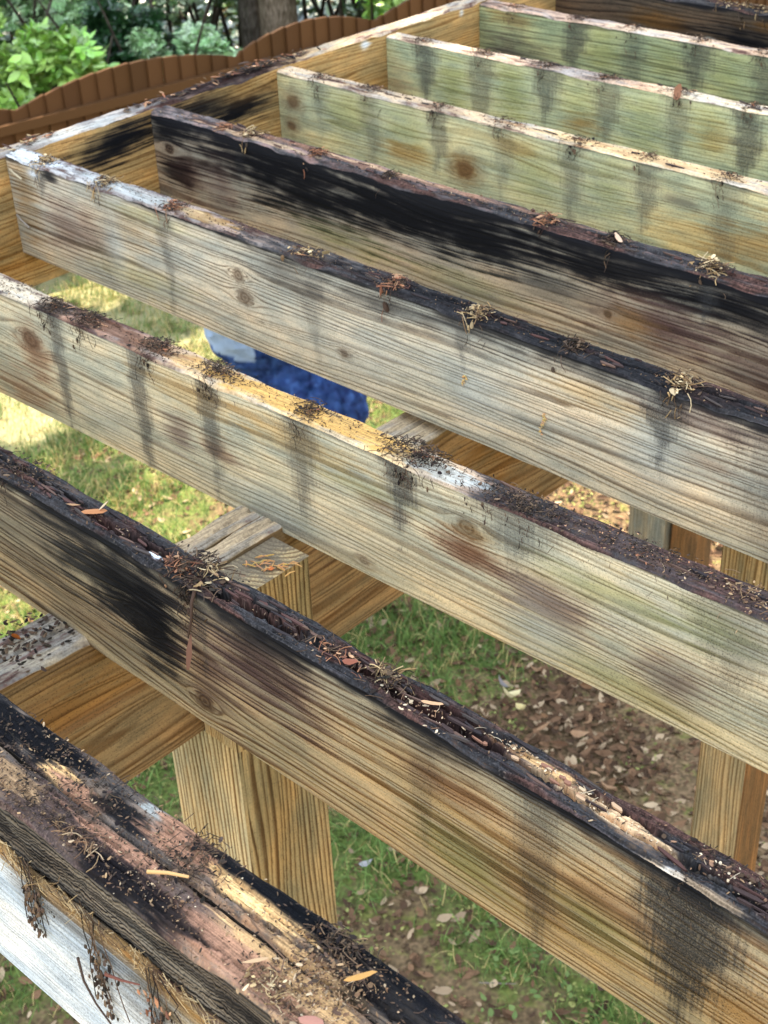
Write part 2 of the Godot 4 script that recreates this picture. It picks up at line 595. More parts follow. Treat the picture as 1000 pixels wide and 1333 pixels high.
func ground_rows(job_no: int) -> void:
	var n1 := noise(911, 1.0, 4)
	var n2 := noise(912, 1.0, 3)
	var n3 := noise(913, 1.0, 2)
	var r0 := job_no * GH / 8
	var r1 := (job_no + 1) * GH / 8
	var rgb := PackedByteArray()
	rgb.resize((r1 - r0) * GW * 3)
	var hg := PackedByteArray()
	hg.resize((r1 - r0) * GW)
	for j in range(r0, r1):
		var z := GZ0 + (GZ1 - GZ0) * (j + 0.5) / GH
		for i in GW:
			var x := GX0 + (GX1 - GX0) * (i + 0.5) / GW
			var g := grassy(x, z)
			var a := n1.get_noise_2d(x * 9.0, z * 9.0)
			var b := n2.get_noise_2d(x * 60.0, z * 60.0)
			var c := n3.get_noise_2d(x * 150.0, z * 150.0)
			var lawn := smooth(-3.7, -4.7, x + 0.25 * a)
			# bare soil
			var k := 1.0 + 0.35 * b + 0.30 * c
			var cr := 0.42 * k
			var cg := 0.345 * k
			var cb := 0.25 * k
			# moss
			var mo := smooth(0.05, 0.45, a + 0.25 * b + g * 0.35 - 0.1)
			cr = lerpf(cr, 0.43 * k, mo); cg = lerpf(cg, 0.42 * k, mo); cb = lerpf(cb, 0.23 * k, mo)
			# straw of the lawn
			var stw := lawn * smooth(-0.3, 0.3, n1.get_noise_2d(x * 5.0 + 40.0, z * 5.0) + 0.25 + 0.3 * c)
			cr = lerpf(cr, 0.66 * (1.0 + 0.2 * b + 0.15 * c), stw); cg = lerpf(cg, 0.60 * (1.0 + 0.2 * b + 0.15 * c), stw); cb = lerpf(cb, 0.46 * (1.0 + 0.2 * b + 0.15 * c), stw)
			# grass felt
			var gf := smooth(0.25, 0.7, g + 0.25 * b) * (0.8 - 0.55 * smooth(-4.2, -4.9, x))
			cr = lerpf(cr, 0.32 * k, gf); cg = lerpf(cg, 0.39 * k, gf); cb = lerpf(cb, 0.18 * k, gf)
			# scraps of litter
			var l := litter(x, z)
			var m := smooth(0.30, 0.5, b * 0.6 + c * 0.6 + l * 0.30 - 0.05) * 0.8
			cr = lerpf(cr, 0.54, m); cg = lerpf(cg, 0.43, m); cb = lerpf(cb, 0.33, m)
			var o := (j - r0) * GW + i
			hg[o] = clampi(int((0.5 + 0.25 * b + 0.2 * c) * 255.0), 0, 255)
			o *= 3
			rgb[o] = clampi(int(cr * 255.0), 0, 255)
			rgb[o + 1] = clampi(int(cg * 255.0), 0, 255)
			rgb[o + 2] = clampi(int(cb * 255.0), 0, 255)
	lock.lock()
	g_rows[job_no] = [rgb, hg]
	lock.unlock()


func build_ground() -> Node3D:
	var rgb := PackedByteArray()
	var hg := PackedByteArray()
	for q in g_rows:
		rgb.append_array(q[0])
		hg.append_array(q[1])
	var m := StandardMaterial3D.new()
	m.albedo_texture = ImageTexture.create_from_image(Image.create_from_data(GW, GH, false, Image.FORMAT_RGB8, rgb))
	m.heightmap_enabled = true
	m.heightmap_texture = ImageTexture.create_from_image(Image.create_from_data(GW, GH, false, Image.FORMAT_L8, hg))
	m.heightmap_scale = 1.4
	m.roughness = 0.95
	m.metallic_specular = 0.2
	var mb := MB.new()
	# near part fine, far part coarse, one sheet
	var xs: Array = []
	var zs: Array = []
	var x := -70.0
	while x <= 60.0:
		xs.append(x)
		x += 0.12 if x > -9.0 and x < 1.0 else (0.5 if x > -18.0 and x < 6.0 else 6.0)
	var z := -70.0
	while z <= 60.0:
		zs.append(z)
		z += 0.12 if z > -8.0 and z < 1.0 else (0.5 if z > -18.0 and z < 6.0 else 6.0)
	for i in xs.size():
		for j in zs.size():
			mb.v(Vector3(xs[i], ground_y(xs[i], zs[j]) + 0.02 * n_g2.get_noise_2d(xs[i] * 2.0, zs[j] * 2.0), zs[j]), Vector2((xs[i] - GX0) / (GX1 - GX0), (zs[j] - GZ0) / (GZ1 - GZ0)))
	for i in xs.size() - 1:
		for j in zs.size() - 1:
			var a := i * zs.size() + j
			var b := a + zs.size()
			for k in [a, b, b + 1, a, b + 1, a + 1]: mb.idx.append(k)
	var o := mesh_node(mb.build(false, false), m, "ground")
	tag(o, "lawn, moss, bare soil and leaf litter under and beyond the deck frame", "ground", "", "structure")
	return o


func many(called: String, label: String, category: String, mesh: Mesh, mat: Material, xf: Array, cols: Array, parent: Node3D = null) -> MultiMeshInstance3D:
	var mm := MultiMesh.new()
	mm.transform_format = MultiMesh.TRANSFORM_3D
	mm.use_colors = true
	mm.mesh = mesh
	mm.instance_count = xf.size()
	for i in xf.size():
		mm.set_instance_transform(i, xf[i])
		mm.set_instance_color(i, cols[i])
	var o := MultiMeshInstance3D.new()
	o.multimesh = mm
	o.material_override = mat
	put(o, called, parent)
	if parent == null: tag(o, label, category, "", "stuff")
	else: o.set_meta("kind", "stuff")
	return o


func blade_mesh() -> ArrayMesh:
	var mb := MB.new()
	var w := 0.0022
	var pts := [Vector3(0, 0, 0), Vector3(0.006, 0.035, 0), Vector3(0.024, 0.065, 0), Vector3(0.050, 0.080, 0)]
	for i in 3:
		var w0 := w * (1.0 - i * 0.28)
		var w1 := w * (1.0 - (i + 1) * 0.28)
		mb.quad(pts[i] + Vector3(0, 0, -w0), pts[i + 1] + Vector3(0, 0, -w1), pts[i + 1] + Vector3(0, 0, w1), pts[i] + Vector3(0, 0, w0))
	return mb.build()


func leaf_mesh(len := 0.5, wid := 0.22, fold := 0.12, curl := 0.1) -> ArrayMesh:
	var mb := MB.new()
	var spine: Array = []
	var n := 4
	for i in n + 1:
		var f := float(i) / n
		spine.append(Vector3((f - 0.5) * 2.0 * len, curl * (f - 0.4) * (f - 0.4) * 4.0, 0))
	for i in n:
		var f0 := float(i) / n
		var f1 := float(i + 1) / n
		var w0 := wid * pow(sin(PI * pow(f0, 0.8)), 0.8) if f0 > 0.0 and f0 < 1.0 else 0.0
		var w1 := wid * pow(sin(PI * pow(f1, 0.8)), 0.8) if f1 < 1.0 else 0.0
		for sd in [-1.0, 1.0]:
			var a: Vector3 = spine[i]
			var b: Vector3 = spine[i + 1]
			var c: Vector3 = b + Vector3(0, fold * w1 / wid, w1 * sd)
			var d: Vector3 = a + Vector3(0, fold * w0 / wid, w0 * sd)
			if w0 > 0.0: mb.tri(a, b, d) if sd > 0.0 else mb.tri(a, d, b)
			if w1 > 0.0:
				if sd > 0.0: mb.tri(d, b, c)
				else: mb.tri(d, c, b)
	return mb.build()


func turn(yaw: float, tilt: float, roll: float, size: Vector3) -> Basis:
	return Basis.from_euler(Vector3(tilt, yaw, roll)).scaled_local(size)


# ---------------------------------------------------------------- debris on the timbers
const DIRT := [[70, 58, 48], [48, 40, 34], [92, 72, 56], [38, 32, 29], [110, 88, 68], [82, 66, 56]]
const STRAW := [[190, 160, 115], [160, 128, 86], [208, 182, 140], [132, 104, 74], [96, 76, 58]]
const RUST := [[176, 122, 88], [146, 96, 70], [190, 144, 108], [112, 76, 60], [84, 62, 52], [70, 54, 46]]
const FRASS := [[168, 136, 100], [136, 102, 74], [112, 84, 62], [188, 160, 126], [84, 66, 54], [96, 74, 60], [150, 118, 86]]
const PALE := [[206, 180, 146], [184, 152, 118], [160, 122, 92], [214, 192, 160], [130, 98, 76]]


func pick_col(pal: Array) -> Color:
	var q: Array = pal[rng.randi() % pal.size()]
	var k := rng.randf_range(0.8, 1.12)
	return lin(minf(q[0] * k, 250.0), minf(q[1] * k, 250.0), minf(q[2] * k, 250.0))


# a heap of rotted bits lying on joist k round (x, w); part of it hangs over the near arris
func heap(mb: MB, k: int, x: float, w: float, rx: float, rw: float, n: int, pal: Array, h := 0.006, drape := 0.0, fibre := 0.2, size := 1.0) -> void:
	size *= 0.8
	for i in int(n * 0.8):
		var u := rng.randfn(0.0, 0.5)
		var q := rng.randfn(0.0, 0.5)
		var px := x + u * rx
		var pw := w + q * rw
		var fall := exp(-(u * u + q * q) * 1.2)
		var yy := jy(k, px) + 0.0005 + h * fall * rng.randf()
		var at: Vector3
		var over := rng.randf() < drape
		if over:
			var dd := absf(rng.randfn(0.0, 0.5)) * 0.028
			at = Vector3(px, jy(k, px) - 0.002 - dd, jz(k, px) + 0.0015 + 0.004 * rng.randf())
		else:
			pw = clampf(pw, -0.002, JT[k] + 0.003)
			at = Vector3(px, yy, jz(k, px) - pw)
		mb.col = pick_col(pal)
		var kind := rng.randf()
		var yaw := rng.randf() * TAU
		var along := Vector3(cos(yaw), rng.randf_range(-0.35, 0.35), sin(yaw))
		if over: along = Vector3(rng.randfn(0.0, 0.5), -1.0, 0.15 * rng.randf()).normalized()
		if kind < fibre:
			var L := rng.randf_range(0.008, 0.022) * size
			var pts: Array = []
			var rad: Array = []
			var bendv := Vector3(rng.randfn(), rng.randf(), rng.randfn()) * 0.25
			for s in 4:
				var f := s / 3.0 - 0.5
				pts.append(at + along * L * f + bendv * L * (0.25 - f * f) * 1.6)
				rad.append(0.00055 * size)
			mb.tube(pts, rad, 3)
		elif kind < fibre + 0.22:
			var L := rng.randf_range(0.0016, 0.0052) * size
			var side := along.cross(Vector3.UP).normalized()
			var nn := side.cross(along).normalized()
			mb.chip(at, along * L, side * L * rng.randf_range(0.22, 0.7), nn * L * rng.randf_range(0.12, 0.3), rng.randf_range(-0.5, 0.8), rng)
		else:
			var L := rng.randf_range(0.0006, 0.0023) * size
			mb.chip(at, along * L, Vector3(-along.z, rng.randfn(0.0, 0.4), along.x) * L * rng.randf_range(0.5, 1.0), Vector3.UP * L * 0.7, rng.randf_range(-0.3, 0.3), rng)


func clump(called: String, label: String, k: int, layers: Array) -> void:
	var mb := MB.new()
	for a in layers:      # [x, w, rx, rw, n, palette, height, drape, fibre, size]
		heap(mb, k, a[0], a[1], a[2], a[3], a[4], a[5], a[6], a[7], a[8], a[9])
	tag(mesh_node(mb.build(), debris_mat, called), label, "debris", "rotted debris left on the joists", "stuff")


var debris_mat: StandardMaterial3D


func twig(called: String, label: String, category: String, pts: Array, r0: float, r1: float, col: Color, group := "") -> MeshInstance3D:
	var mb := MB.new()
	mb.col = col
	var rad: Array = []
	for i in pts.size(): rad.append(lerpf(r0, r1, float(i) / maxf(1.0, pts.size() - 1)))
	mb.tube(pts, rad, 6)
	var o := mesh_node(mb.build(), debris_mat, called)
	tag(o, label, category, group)
	return o


func flake(called: String, label: String, category: String, at: Vector3, a: Vector3, b: Vector3, n: Vector3, col: Color, bend := 0.4, group := "") -> MeshInstance3D:
	var mb := MB.new()
	mb.col = col
	mb.col = Color(col.r * 0.8, col.g * 0.8, col.b * 0.8)
	mb.chip(Vector3.ZERO, a * 0.9, b, n, bend, rng)
	var o := mesh_node(mb.build(), debris_mat, called)
	o.position = at
	tag(o, label, category, group)
	return o


# ---------------------------------------------------------------- trees and shrubs
func crown(parent: Node3D, n: int, leaf: Mesh, mat: Material, lobes: Array, size: float, greens: Array, base_seed: int) -> void:
	var r := RandomNumberGenerator.new()
	r.seed = base_seed
	var xf: Array = []
	var cols: Array = []
	for i in n:
		var q: Array = lobes[r.randi() % lobes.size()]      # [centre, radii]
		var d := Vector3(r.randfn(), r.randfn(), r.randfn()).normalized()
		var rad := pow(r.randf(), 0.45)
		var at: Vector3 = q[0] + d * q[1] * rad
		var sz := size * r.randf_range(0.6, 1.3)
		var b := turn(r.randf() * TAU, r.randfn(0.0, 0.45), r.randfn(0.0, 0.45), Vector3.ONE * sz)
		xf.append(Transform3D(b, at))
		var g: Array = greens[r.randi() % greens.size()]
		var k := r.randf_range(0.75, 1.2)
		cols.append(lin(g[0] * k, g[1] * k, g[2] * k))
	many("foliage", "", "", leaf, mat, xf, cols, parent)


# a spray of leaves, five to a twig
func spray_mesh(n: int, len: float, wid: float) -> ArrayMesh:
	var mb := MB.new()
	var r := RandomNumberGenerator.new()
	r.seed = 77 + n
	var lf := leaf_mesh(len, wid, 0.15 * wid, 0.1 * len)
	var arr := lf.surface_get_arrays(0)
	var vs: PackedVector3Array = arr[Mesh.ARRAY_VERTEX]
	var ix: PackedInt32Array = arr[Mesh.ARRAY_INDEX]
	for i in n:
		var f := float(i) / n
		var yaw := (1.0 if i % 2 == 0 else -1.0) * r.randf_range(0.5, 1.1)
		var b := Basis.from_euler(Vector3(r.randfn(0.0, 0.3), yaw, r.randf_range(-0.5, 0.2)))
		var at := Vector3((f - 0.5) * 1.6, r.randf_range(-0.05, 0.05), 0.0) + b * Vector3(len * 0.9, 0, 0)
		mb.col = Color(1, 1, 1) * r.randf_range(0.8, 1.0)
		for q in range(0, ix.size(), 3):
			mb.tri(at + b * vs[ix[q]], at + b * vs[ix[q + 1]], at + b * vs[ix[q + 2]])
	return mb.build()


func limb_mesh(paths: Array) -> ArrayMesh:
	var mb := MB.new()
	for q in paths: mb.tube(q[0], q[1], 9)
	return mb.build(false, false)


func bark(c: Color, sd: int) -> StandardMaterial3D:
	var m := paint(c, 0.95)
	var t := NoiseTexture2D.new()
	t.width = 256
	t.height = 256
	t.seamless = true
	t.noise = noise(sd, 0.02, 4)
	m.heightmap_enabled = true
	m.heightmap_texture = t
	m.heightmap_scale = 3.0
	m.uv1_triplanar = true
	m.uv1_scale = Vector3(5, 1.2, 5)
	var ramp := Gradient.new()
	ramp.set_color(0, c.darkened(0.4)); ramp.set_color(1, c.lightened(0.2))
	var t2 := NoiseTexture2D.new()
	t2.width = 256
	t2.height = 256
	t2.seamless = true
	t2.noise = noise(sd + 1, 0.03, 4)
	t2.color_ramp = ramp
	m.albedo_texture = t2
	m.albedo_color = Color.WHITE
	return m


func far_at(az_dir: Vector2, d: float, up := 0.0) -> Vector3:
	var x := az_dir.x * d
	var z := az_dir.y * d
	return Vector3(x, ground_y(x, z) + up, z)


func az(deg: float) -> Vector2:
	return Vector2(sin(deg_to_rad(deg)), -cos(deg_to_rad(deg)))


# ---------------------------------------------------------------- a body: smooth union of tapered capsules, meshed with surface nets
# bones: [a, ra, b, rb, colour id]
func body(bones: Array, cell: float, blend: float, colour: Callable, wrinkle: FastNoiseLite = null) -> ArrayMesh:
	var lo := Vector3(1e9, 1e9, 1e9)
	var hi := -lo
	for q in bones:
		for e in [[q[0], q[1]], [q[2], q[3]]]:
			lo = lo.min(e[0] - Vector3.ONE * (e[1] + cell * 3))
			hi = hi.max(e[0] + Vector3.ONE * (e[1] + cell * 3))
	var nx := int((hi.x - lo.x) / cell) + 2
	var ny := int((hi.y - lo.y) / cell) + 2
	var nz := int((hi.z - lo.z) / cell) + 2
	var f := PackedFloat32Array()
	f.resize(nx * ny * nz)
	f.fill(0.5)
	var own := PackedByteArray()
	own.resize(nx * ny * nz)
	var best := PackedFloat32Array()
	best.resize(nx * ny * nz)
	best.fill(9.0)
	for q in bones:
		var a: Vector3 = q[0]
		var b: Vector3 = q[2]
		var ra: float = q[1]
		var rb: float = q[3]
		var pad := maxf(ra, rb) + blend + cell * 2.0
		var l0 := (a.min(b) - Vector3.ONE * pad - lo) / cell
		var h0 := (a.max(b) + Vector3.ONE * pad - lo) / cell
		var ab := b - a
		var l2 := maxf(ab.length_squared(), 1e-9)
		for i in range(maxi(0, int(l0.x)), mini(nx - 1, int(h0.x) + 1)):
			for j in range(maxi(0, int(l0.y)), mini(ny - 1, int(h0.y) + 1)):
				for k in range(maxi(0, int(l0.z)), mini(nz - 1, int(h0.z) + 1)):
					var p := lo + Vector3(i, j, k) * cell
					var t := clampf((p - a).dot(ab) / l2, 0.0, 1.0)
					var d := (p - a - ab * t).length() - lerpf(ra, rb, t)
					var o := (i * ny + j) * nz + k
					if d < best[o]:
						best[o] = d
						own[o] = q[4]
					if wrinkle: d += wrinkle.get_noise_3d(p.x * 14.0, p.y * 30.0, p.z * 14.0) * 0.012
					var h := maxf(blend - absf(d - f[o]), 0.0) / blend
					f[o] = minf(d, f[o]) - h * h * blend * 0.25
	var at := {}
	var P := PackedVector3Array()
	var C := PackedColorArray()
	var I := PackedInt32Array()
	for i in nx - 1:
		for j in ny - 1:
			for k in nz - 1:
				var o := (i * ny + j) * nz + k
				if absf(f[o]) > cell * 2.5: continue
				var sum := Vector3.ZERO
				var n := 0
				for e in EDGES:
					var o0: int = o + (e[0] * ny + e[1]) * nz + e[2]
					var o1: int = o + (e[3] * ny + e[4]) * nz + e[5]
					var d0 := f[o0]
					var d1 := f[o1]
					if (d0 < 0.0) != (d1 < 0.0):
						var t := d0 / (d0 - d1)
						sum += Vector3(lerpf(e[0], e[3], t), lerpf(e[1], e[4], t), lerpf(e[2], e[5], t))
						n += 1
				if n > 0:
					var p := lo + (Vector3(i, j, k) + sum / n) * cell
					at[o] = P.size()
					P.append(p)
					C.append(colour.call(own[o], p))
	for i in range(1, nx - 1):
		for j in range(1, ny - 1):
			for k in range(1, nz - 1):
				var o := (i * ny + j) * nz + k
				if absf(f[o]) > cell * 1.5: continue
				var ins := f[o] < 0.0
				for ax in 3:
					var step := ny * nz if ax == 0 else (nz if ax == 1 else 1)
					if (f[o + step] < 0.0) == ins: continue
					var s1 := nz if ax == 0 else (1 if ax == 1 else ny * nz)
					var s2 := 1 if ax == 0 else (ny * nz if ax == 1 else nz)
					var q := [o - s1 - s2, o - s2, o, o - s1]
					var ok := true
					for e in q:
						if not at.has(e): ok = false
					if not ok: continue
					var w := [at[q[0]], at[q[1]], at[q[2]], at[q[3]]]
					if ins:
						for e in [0, 2, 1, 0, 3, 2]: I.append(w[e])
					else:
						for e in [0, 1, 2, 0, 2, 3]: I.append(w[e])
	var mb := MB.new()
	mb.p = P
	mb.c = C
	mb.idx = I
	mb.uv.resize(P.size())
	return mb.build()


const EDGES := [[0, 0, 0, 1, 0, 0], [0, 1, 0, 1, 1, 0], [0, 0, 1, 1, 0, 1], [0, 1, 1, 1, 1, 1], [0, 0, 0, 0, 1, 0], [1, 0, 0, 1, 1, 0], [0, 0, 1, 0, 1, 1], [1, 0, 1, 1, 1, 1], [0, 0, 0, 0, 0, 1], [1, 0, 0, 1, 0, 1], [0, 1, 0, 0, 1, 1], [1, 1, 0, 1, 1, 1]]


func rows(base: Array, half: float, len: float, str: float) -> Array:
	var out: Array = []
	for x in base: out.append([x, half * rng.randf_range(0.8, 1.2), len * rng.randf_range(0.75, 1.2), str * rng.randf_range(0.75, 1.1)])
	return out


func gaps(x_from: float, x_to: float) -> Array:
	var out: Array = []
	for i in 16:
		var x := GAP0 + GAP * i
		if x >= x_from and x <= x_to: out.append(x)
	return out


func define_woods() -> void:
	rng.seed = 11
	specs.J1 = {"x0": -1.42, "x1": -0.08, "t": JT[1], "D": JD[1], "res": 1360.0, "seed": 101, "pale": Vector3(0.77, 0.68, 0.53), "late": Vector3(0.42, 0.30, 0.20), "pitch": 0.0092, "wav": 0.017, "ring": 0.84, "speck": 0.55,
		"knots": [[-0.895, 0.142, 0.012, 0.30], [-0.985, 0.085, 0.016, 0.2]], "edge": 0.95, "edge_w": 0.013,
		"streaks": [[-0.478, 0.020, 0.20, 0.55], [-0.340, 0.034, 0.17, 1.0], [-0.60, 0.017, 0.15, 0.35], [-0.885, 0.008, 0.10, 0.5]],
		"stains": [[0, -1.015, 0.050, 0.11, 0.05, 1.0, 0.85], [0, -0.965, 0.080, 0.05, 0.06, 1.0, 0.85], [0, -0.99, 0.06, 0.06, 0.05, 0.9, 0.85], [1, -1.08, 0.05, 0.10, 0.03, 0.7], [1, -1.19, 0.06, 0.20, 0.09, 0.45], [1, -1.05, 0.12, 0.24, 0.07, 0.40], [0, -0.80, 0.035, 0.06, 0.04, 0.55, 0.85], [7, -0.80, 0.06, 0.10, 0.06, 0.85], [7, -0.88, 0.10, 0.05, 0.07, 0.5], [1, -1.0, 0.02, 0.35, 0.020, 0.6], [8, -0.45, 0.10, 0.16, 0.07, 0.35], [8, -0.62, 0.06, 0.10, 0.05, 0.3], [3, -0.545, 0.125, 0.07, 0.035, 0.6], [3, -0.42, 0.105, 0.06, 0.03, 0.5], [2, -0.57, 0.055, 0.07, 0.018, 0.5], [2, -0.40, 0.075, 0.08, 0.02, 0.45], [2, -0.49, 0.12, 0.07, 0.018, 0.45], [1, -0.60, 0.022, 0.09, 0.014, 0.6], [5, -0.28, 0.10, 0.06, 0.03, 0.4],
			[10, -0.45, -0.020, 0.06, 0.006, 0.95], [10, -0.40, -0.014, 0.05, 0.005, 0.95], [12, -0.51, -0.026, 0.05, 0.004, 0.9], [9, -0.62, -0.02, 0.10, 0.012, 0.7], [9, -1.0, -0.018, 0.1, 0.01, 0.5], [6, -0.956, -0.013, 0.012, 0.004, 0.9], [6, -0.355, -0.002, 0.010, 0.003, 0.7], [10, -0.33, -0.002, 0.04, 0.003, 0.6]],
		"top": [[-1.42, 0.75, 0.50, 0.36, 0.28], [-1.2, 0.85, 0.45, 0.36, 0.30], [-0.9, 1.0, 0.4, 0.3, 0.25], [-0.62, 0.95, 0.45, 0.32, 0.27], [-0.5, 0.84, 0.70, 0.54, 0.42], [-0.40, 0.84, 0.72, 0.58, 0.46], [-0.33, 1.0, 0.40, 0.33, 0.30], [-0.08, 0.9, 0.5, 0.4, 0.34]]}
	specs.J2 = {"x0": -1.78, "x1": -0.30, "t": JT[2], "D": JD[2], "res": 1080.0, "seed": 202, "pale": Vector3(0.81, 0.76, 0.63), "late": Vector3(0.44, 0.37, 0.28), "pitch": 0.0074, "wav": 0.013, "ring": 0.66, "speck": 0.5,
		"knots": [[-1.577, 0.055, 0.017, 0.4], [-0.80, 0.045, 0.013, 0.15], [-0.955, 0.155, 0.007, 0.3]], "edge": 0.5, "edge_w": 0.004,
		"streaks": [[-1.51, 0.015, 0.203, 0.70], [-1.343, 0.015, 0.230, 0.70], [-1.205, 0.017, 0.162, 0.70], [-1.048, 0.024, 0.135, 0.61], [-0.897, 0.021, 0.095, 0.82], [-0.735, 0.042, 0.068, 0.57], [-0.48, 0.042, 0.108, 0.45]],
		"stains": [[2, -1.57, 0.075, 0.05, 0.05, 0.6], [2, -1.62, 0.15, 0.10, 0.05, 0.55], [7, -1.27, 0.095, 0.035, 0.035, 0.55], [2, -1.20, 0.095, 0.04, 0.022, 0.6], [8, -1.05, 0.035, 0.14, 0.03, 0.45], [8, -1.25, 0.035, 0.12, 0.03, 0.40], [2, -0.80, 0.075, 0.06, 0.028, 0.85], [5, -0.79, 0.05, 0.05, 0.02, 0.35], [7, -0.69, 0.095, 0.07, 0.035, 0.7], [7, -0.54, 0.12, 0.06, 0.04, 0.6], [2, -0.92, 0.065, 0.05, 0.014, 0.6], [3, -0.62, 0.05, 0.13, 0.022, 0.45], [3, -0.50, 0.035, 0.06, 0.03, 0.5], [3, -0.60, 0.15, 0.12, 0.022, 0.4], [3, -0.95, 0.055, 0.1, 0.02, 0.3], [4, -0.70, 0.135, 0.05, 0.05, 0.5], [4, -0.60, 0.07, 0.04, 0.02, 0.3], [4, -1.1, 0.14, 0.2, 0.04, 0.35], [4, -1.42, 0.13, 0.1, 0.04, 0.3],
			[8, -1.05, -0.022, 0.16, 0.018, 0.85], [8, -1.25, -0.02, 0.05, 0.012, 0.5], [2, -1.38, -0.02, 0.10, 0.012, 0.6], [0, -1.52, -0.01, 0.03, 0.02, 0.5], [7, -0.5, -0.02, 0.2, 0.02, 0.4], [4, -0.84, -0.015, 0.05, 0.012, 0.7]],
		"top": [[-1.78, 0.40, 0.82, 0.74, 0.63], [-1.58, 0.36, 0.82, 0.74, 0.62], [-1.48, 0.50, 0.70, 0.52, 0.42], [-1.36, 0.45, 0.72, 0.54, 0.43], [-1.28, 0.28, 0.82, 0.68, 0.53], [-1.2, 0.18, 0.86, 0.72, 0.54], [-0.92, 0.14, 0.86, 0.72, 0.52], [-0.82, 0.4, 0.80, 0.68, 0.56], [-0.77, 0.80, 0.58, 0.45, 0.38], [-0.5, 0.72, 0.60, 0.46, 0.38], [-0.3, 0.72, 0.60, 0.46, 0.38]]}
	specs.J3 = {"x0": -2.02, "x1": -0.40, "t": JT[3], "D": JD[3], "res": 1060.0, "seed": 303, "pale": Vector3(0.79, 0.74, 0.64), "late": Vector3(0.36, 0.30, 0.24), "pitch": 0.0074, "wav": 0.011, "ring": 0.78, "speck": 0.5,
		"knots": [[-1.452, 0.092, 0.013, 0.26], [-1.462, 0.060, 0.011, 0.16], [-1.254, 0.118, 0.006, 0.6]], "edge": 0.85, "edge_w": 0.006,
		"streaks": [[-1.775, 0.031, 0.195, 0.26], [-1.62, 0.014, 0.182, 0.47], [-1.31, 0.017, 0.169, 0.34], [-1.042, 0.017, 0.065, 0.51], [-0.745, 0.022, 0.104, 0.77], [-0.60, 0.042, 0.208, 0.47], [-1.93, 0.014, 0.052, 0.59]],
		"stains": [[7, -1.86, 0.09, 0.10, 0.06, 0.55], [5, -1.98, 0.06, 0.05, 0.10, 0.45], [5, -1.70, 0.05, 0.09, 0.04, 0.25], [3, -1.70, 0.13, 0.15, 0.03, 0.30], [3, -1.66, 0.02, 0.12, 0.02, 0.3], [1, -1.36, 0.03, 0.12, 0.035, 0.55], [0, -1.0, 0.006, 0.6, 0.010, 0.75], [1, -1.13, 0.022, 0.25, 0.022, 0.75], [1, -0.80, 0.016, 0.20, 0.014, 0.6], [4, -1.75, 0.09, 0.03, 0.06, 0.55], [4, -1.03, 0.10, 0.08, 0.05, 0.55], [4, -1.20, 0.10, 0.12, 0.05, 0.35], [4, -0.75, 0.09, 0.05, 0.05, 0.5], [7, -0.70, 0.025, 0.12, 0.018, 0.6], [2, -0.68, 0.075, 0.06, 0.02, 0.3], [8, -0.84, 0.045, 0.10, 0.02, 0.35], [6, -1.945, 0.018, 0.022, 0.010, 1.0], [0, -1.90, 0.012, 0.02, 0.01, 0.8],
			[6, -1.95, -0.02, 0.05, 0.015, 0.8], [4, -1.7, -0.02, 0.12, 0.014, 0.6], [8, -1.55, -0.02, 0.06, 0.012, 0.5], [0, -0.9, -0.02, 0.35, 0.02, 0.5]],
		"top": [[-2.02, 0.45, 0.80, 0.79, 0.77], [-1.8, 0.42, 0.74, 0.71, 0.68], [-1.5, 0.5, 0.70, 0.58, 0.50], [-1.35, 0.7, 0.55, 0.48, 0.43], [-1.1, 0.95, 0.42, 0.38, 0.36], [-0.7, 0.95, 0.42, 0.38, 0.37], [-0.4, 0.9, 0.4, 0.36, 0.34]]}
	specs.J4 = {"x0": -2.02, "x1": -0.62, "t": JT[4], "D": JD[4], "res": 900.0, "seed": 404, "pale": Vector3(0.64, 0.58, 0.49), "late": Vector3(0.32, 0.25, 0.20), "pitch": 0.0085, "wav": 0.018, "ring": 0.9, "speck": 0.45,
		"knots": [[-1.975, 0.06, 0.011], [-1.03, 0.10, 0.006]], "edge": 1.0, "edge_w": 0.016,
		"streaks": [[-0.88, 0.016, 0.07, 0.9], [-1.79, 0.01, 0.1, 0.4]],
		"stains": [[0, -1.72, 0.030, 0.26, 0.075, 1.0, 1.0], [0, -1.62, 0.045, 0.16, 0.07, 0.9, 1.0], [0, -1.45, 0.040, 0.24, 0.068, 1.0, 1.0], [0, -1.30, 0.045, 0.16, 0.05, 0.9, 1.0], [0, -1.25, 0.040, 0.26, 0.045, 0.95, 1.0], [0, -1.02, 0.03, 0.26, 0.03, 0.9, 1.0], [0, -0.82, 0.035, 0.16, 0.04, 0.85, 1.0], [0, -1.97, 0.025, 0.08, 0.04, 0.9, 1.0], [0, -1.96, 0.10, 0.05, 0.03, 0.75, 1.0], [9, -1.93, 0.09, 0.06, 0.05, 0.6], [7, -1.84, 0.10, 0.06, 0.06, 0.6], [7, -0.95, 0.09, 0.12, 0.04, 1.0], [7, -0.78, 0.11, 0.10, 0.05, 0.6], [1, -1.13, 0.085, 0.12, 0.03, 0.6], [3, -1.55, 0.12, 0.14, 0.03, 0.4], [3, -1.30, 0.13, 0.14, 0.03, 0.3], [8, -0.99, 0.10, 0.05, 0.03, 0.4],
			[11, -1.55, -0.032, 0.3, 0.008, 0.6], [10, -1.75, -0.012, 0.12, 0.006, 0.6], [10, -1.5, -0.034, 0.12, 0.004, 0.6], [11, -1.25, -0.036, 0.2, 0.004, 0.5]],
		"top": [[-2.02, 0.6, 0.60, 0.50, 0.46], [-1.7, 0.62, 0.62, 0.50, 0.46], [-1.4, 0.66, 0.66, 0.52, 0.48], [-1.2, 0.85, 0.55, 0.45, 0.42], [-0.62, 0.92, 0.5, 0.4, 0.38]]}
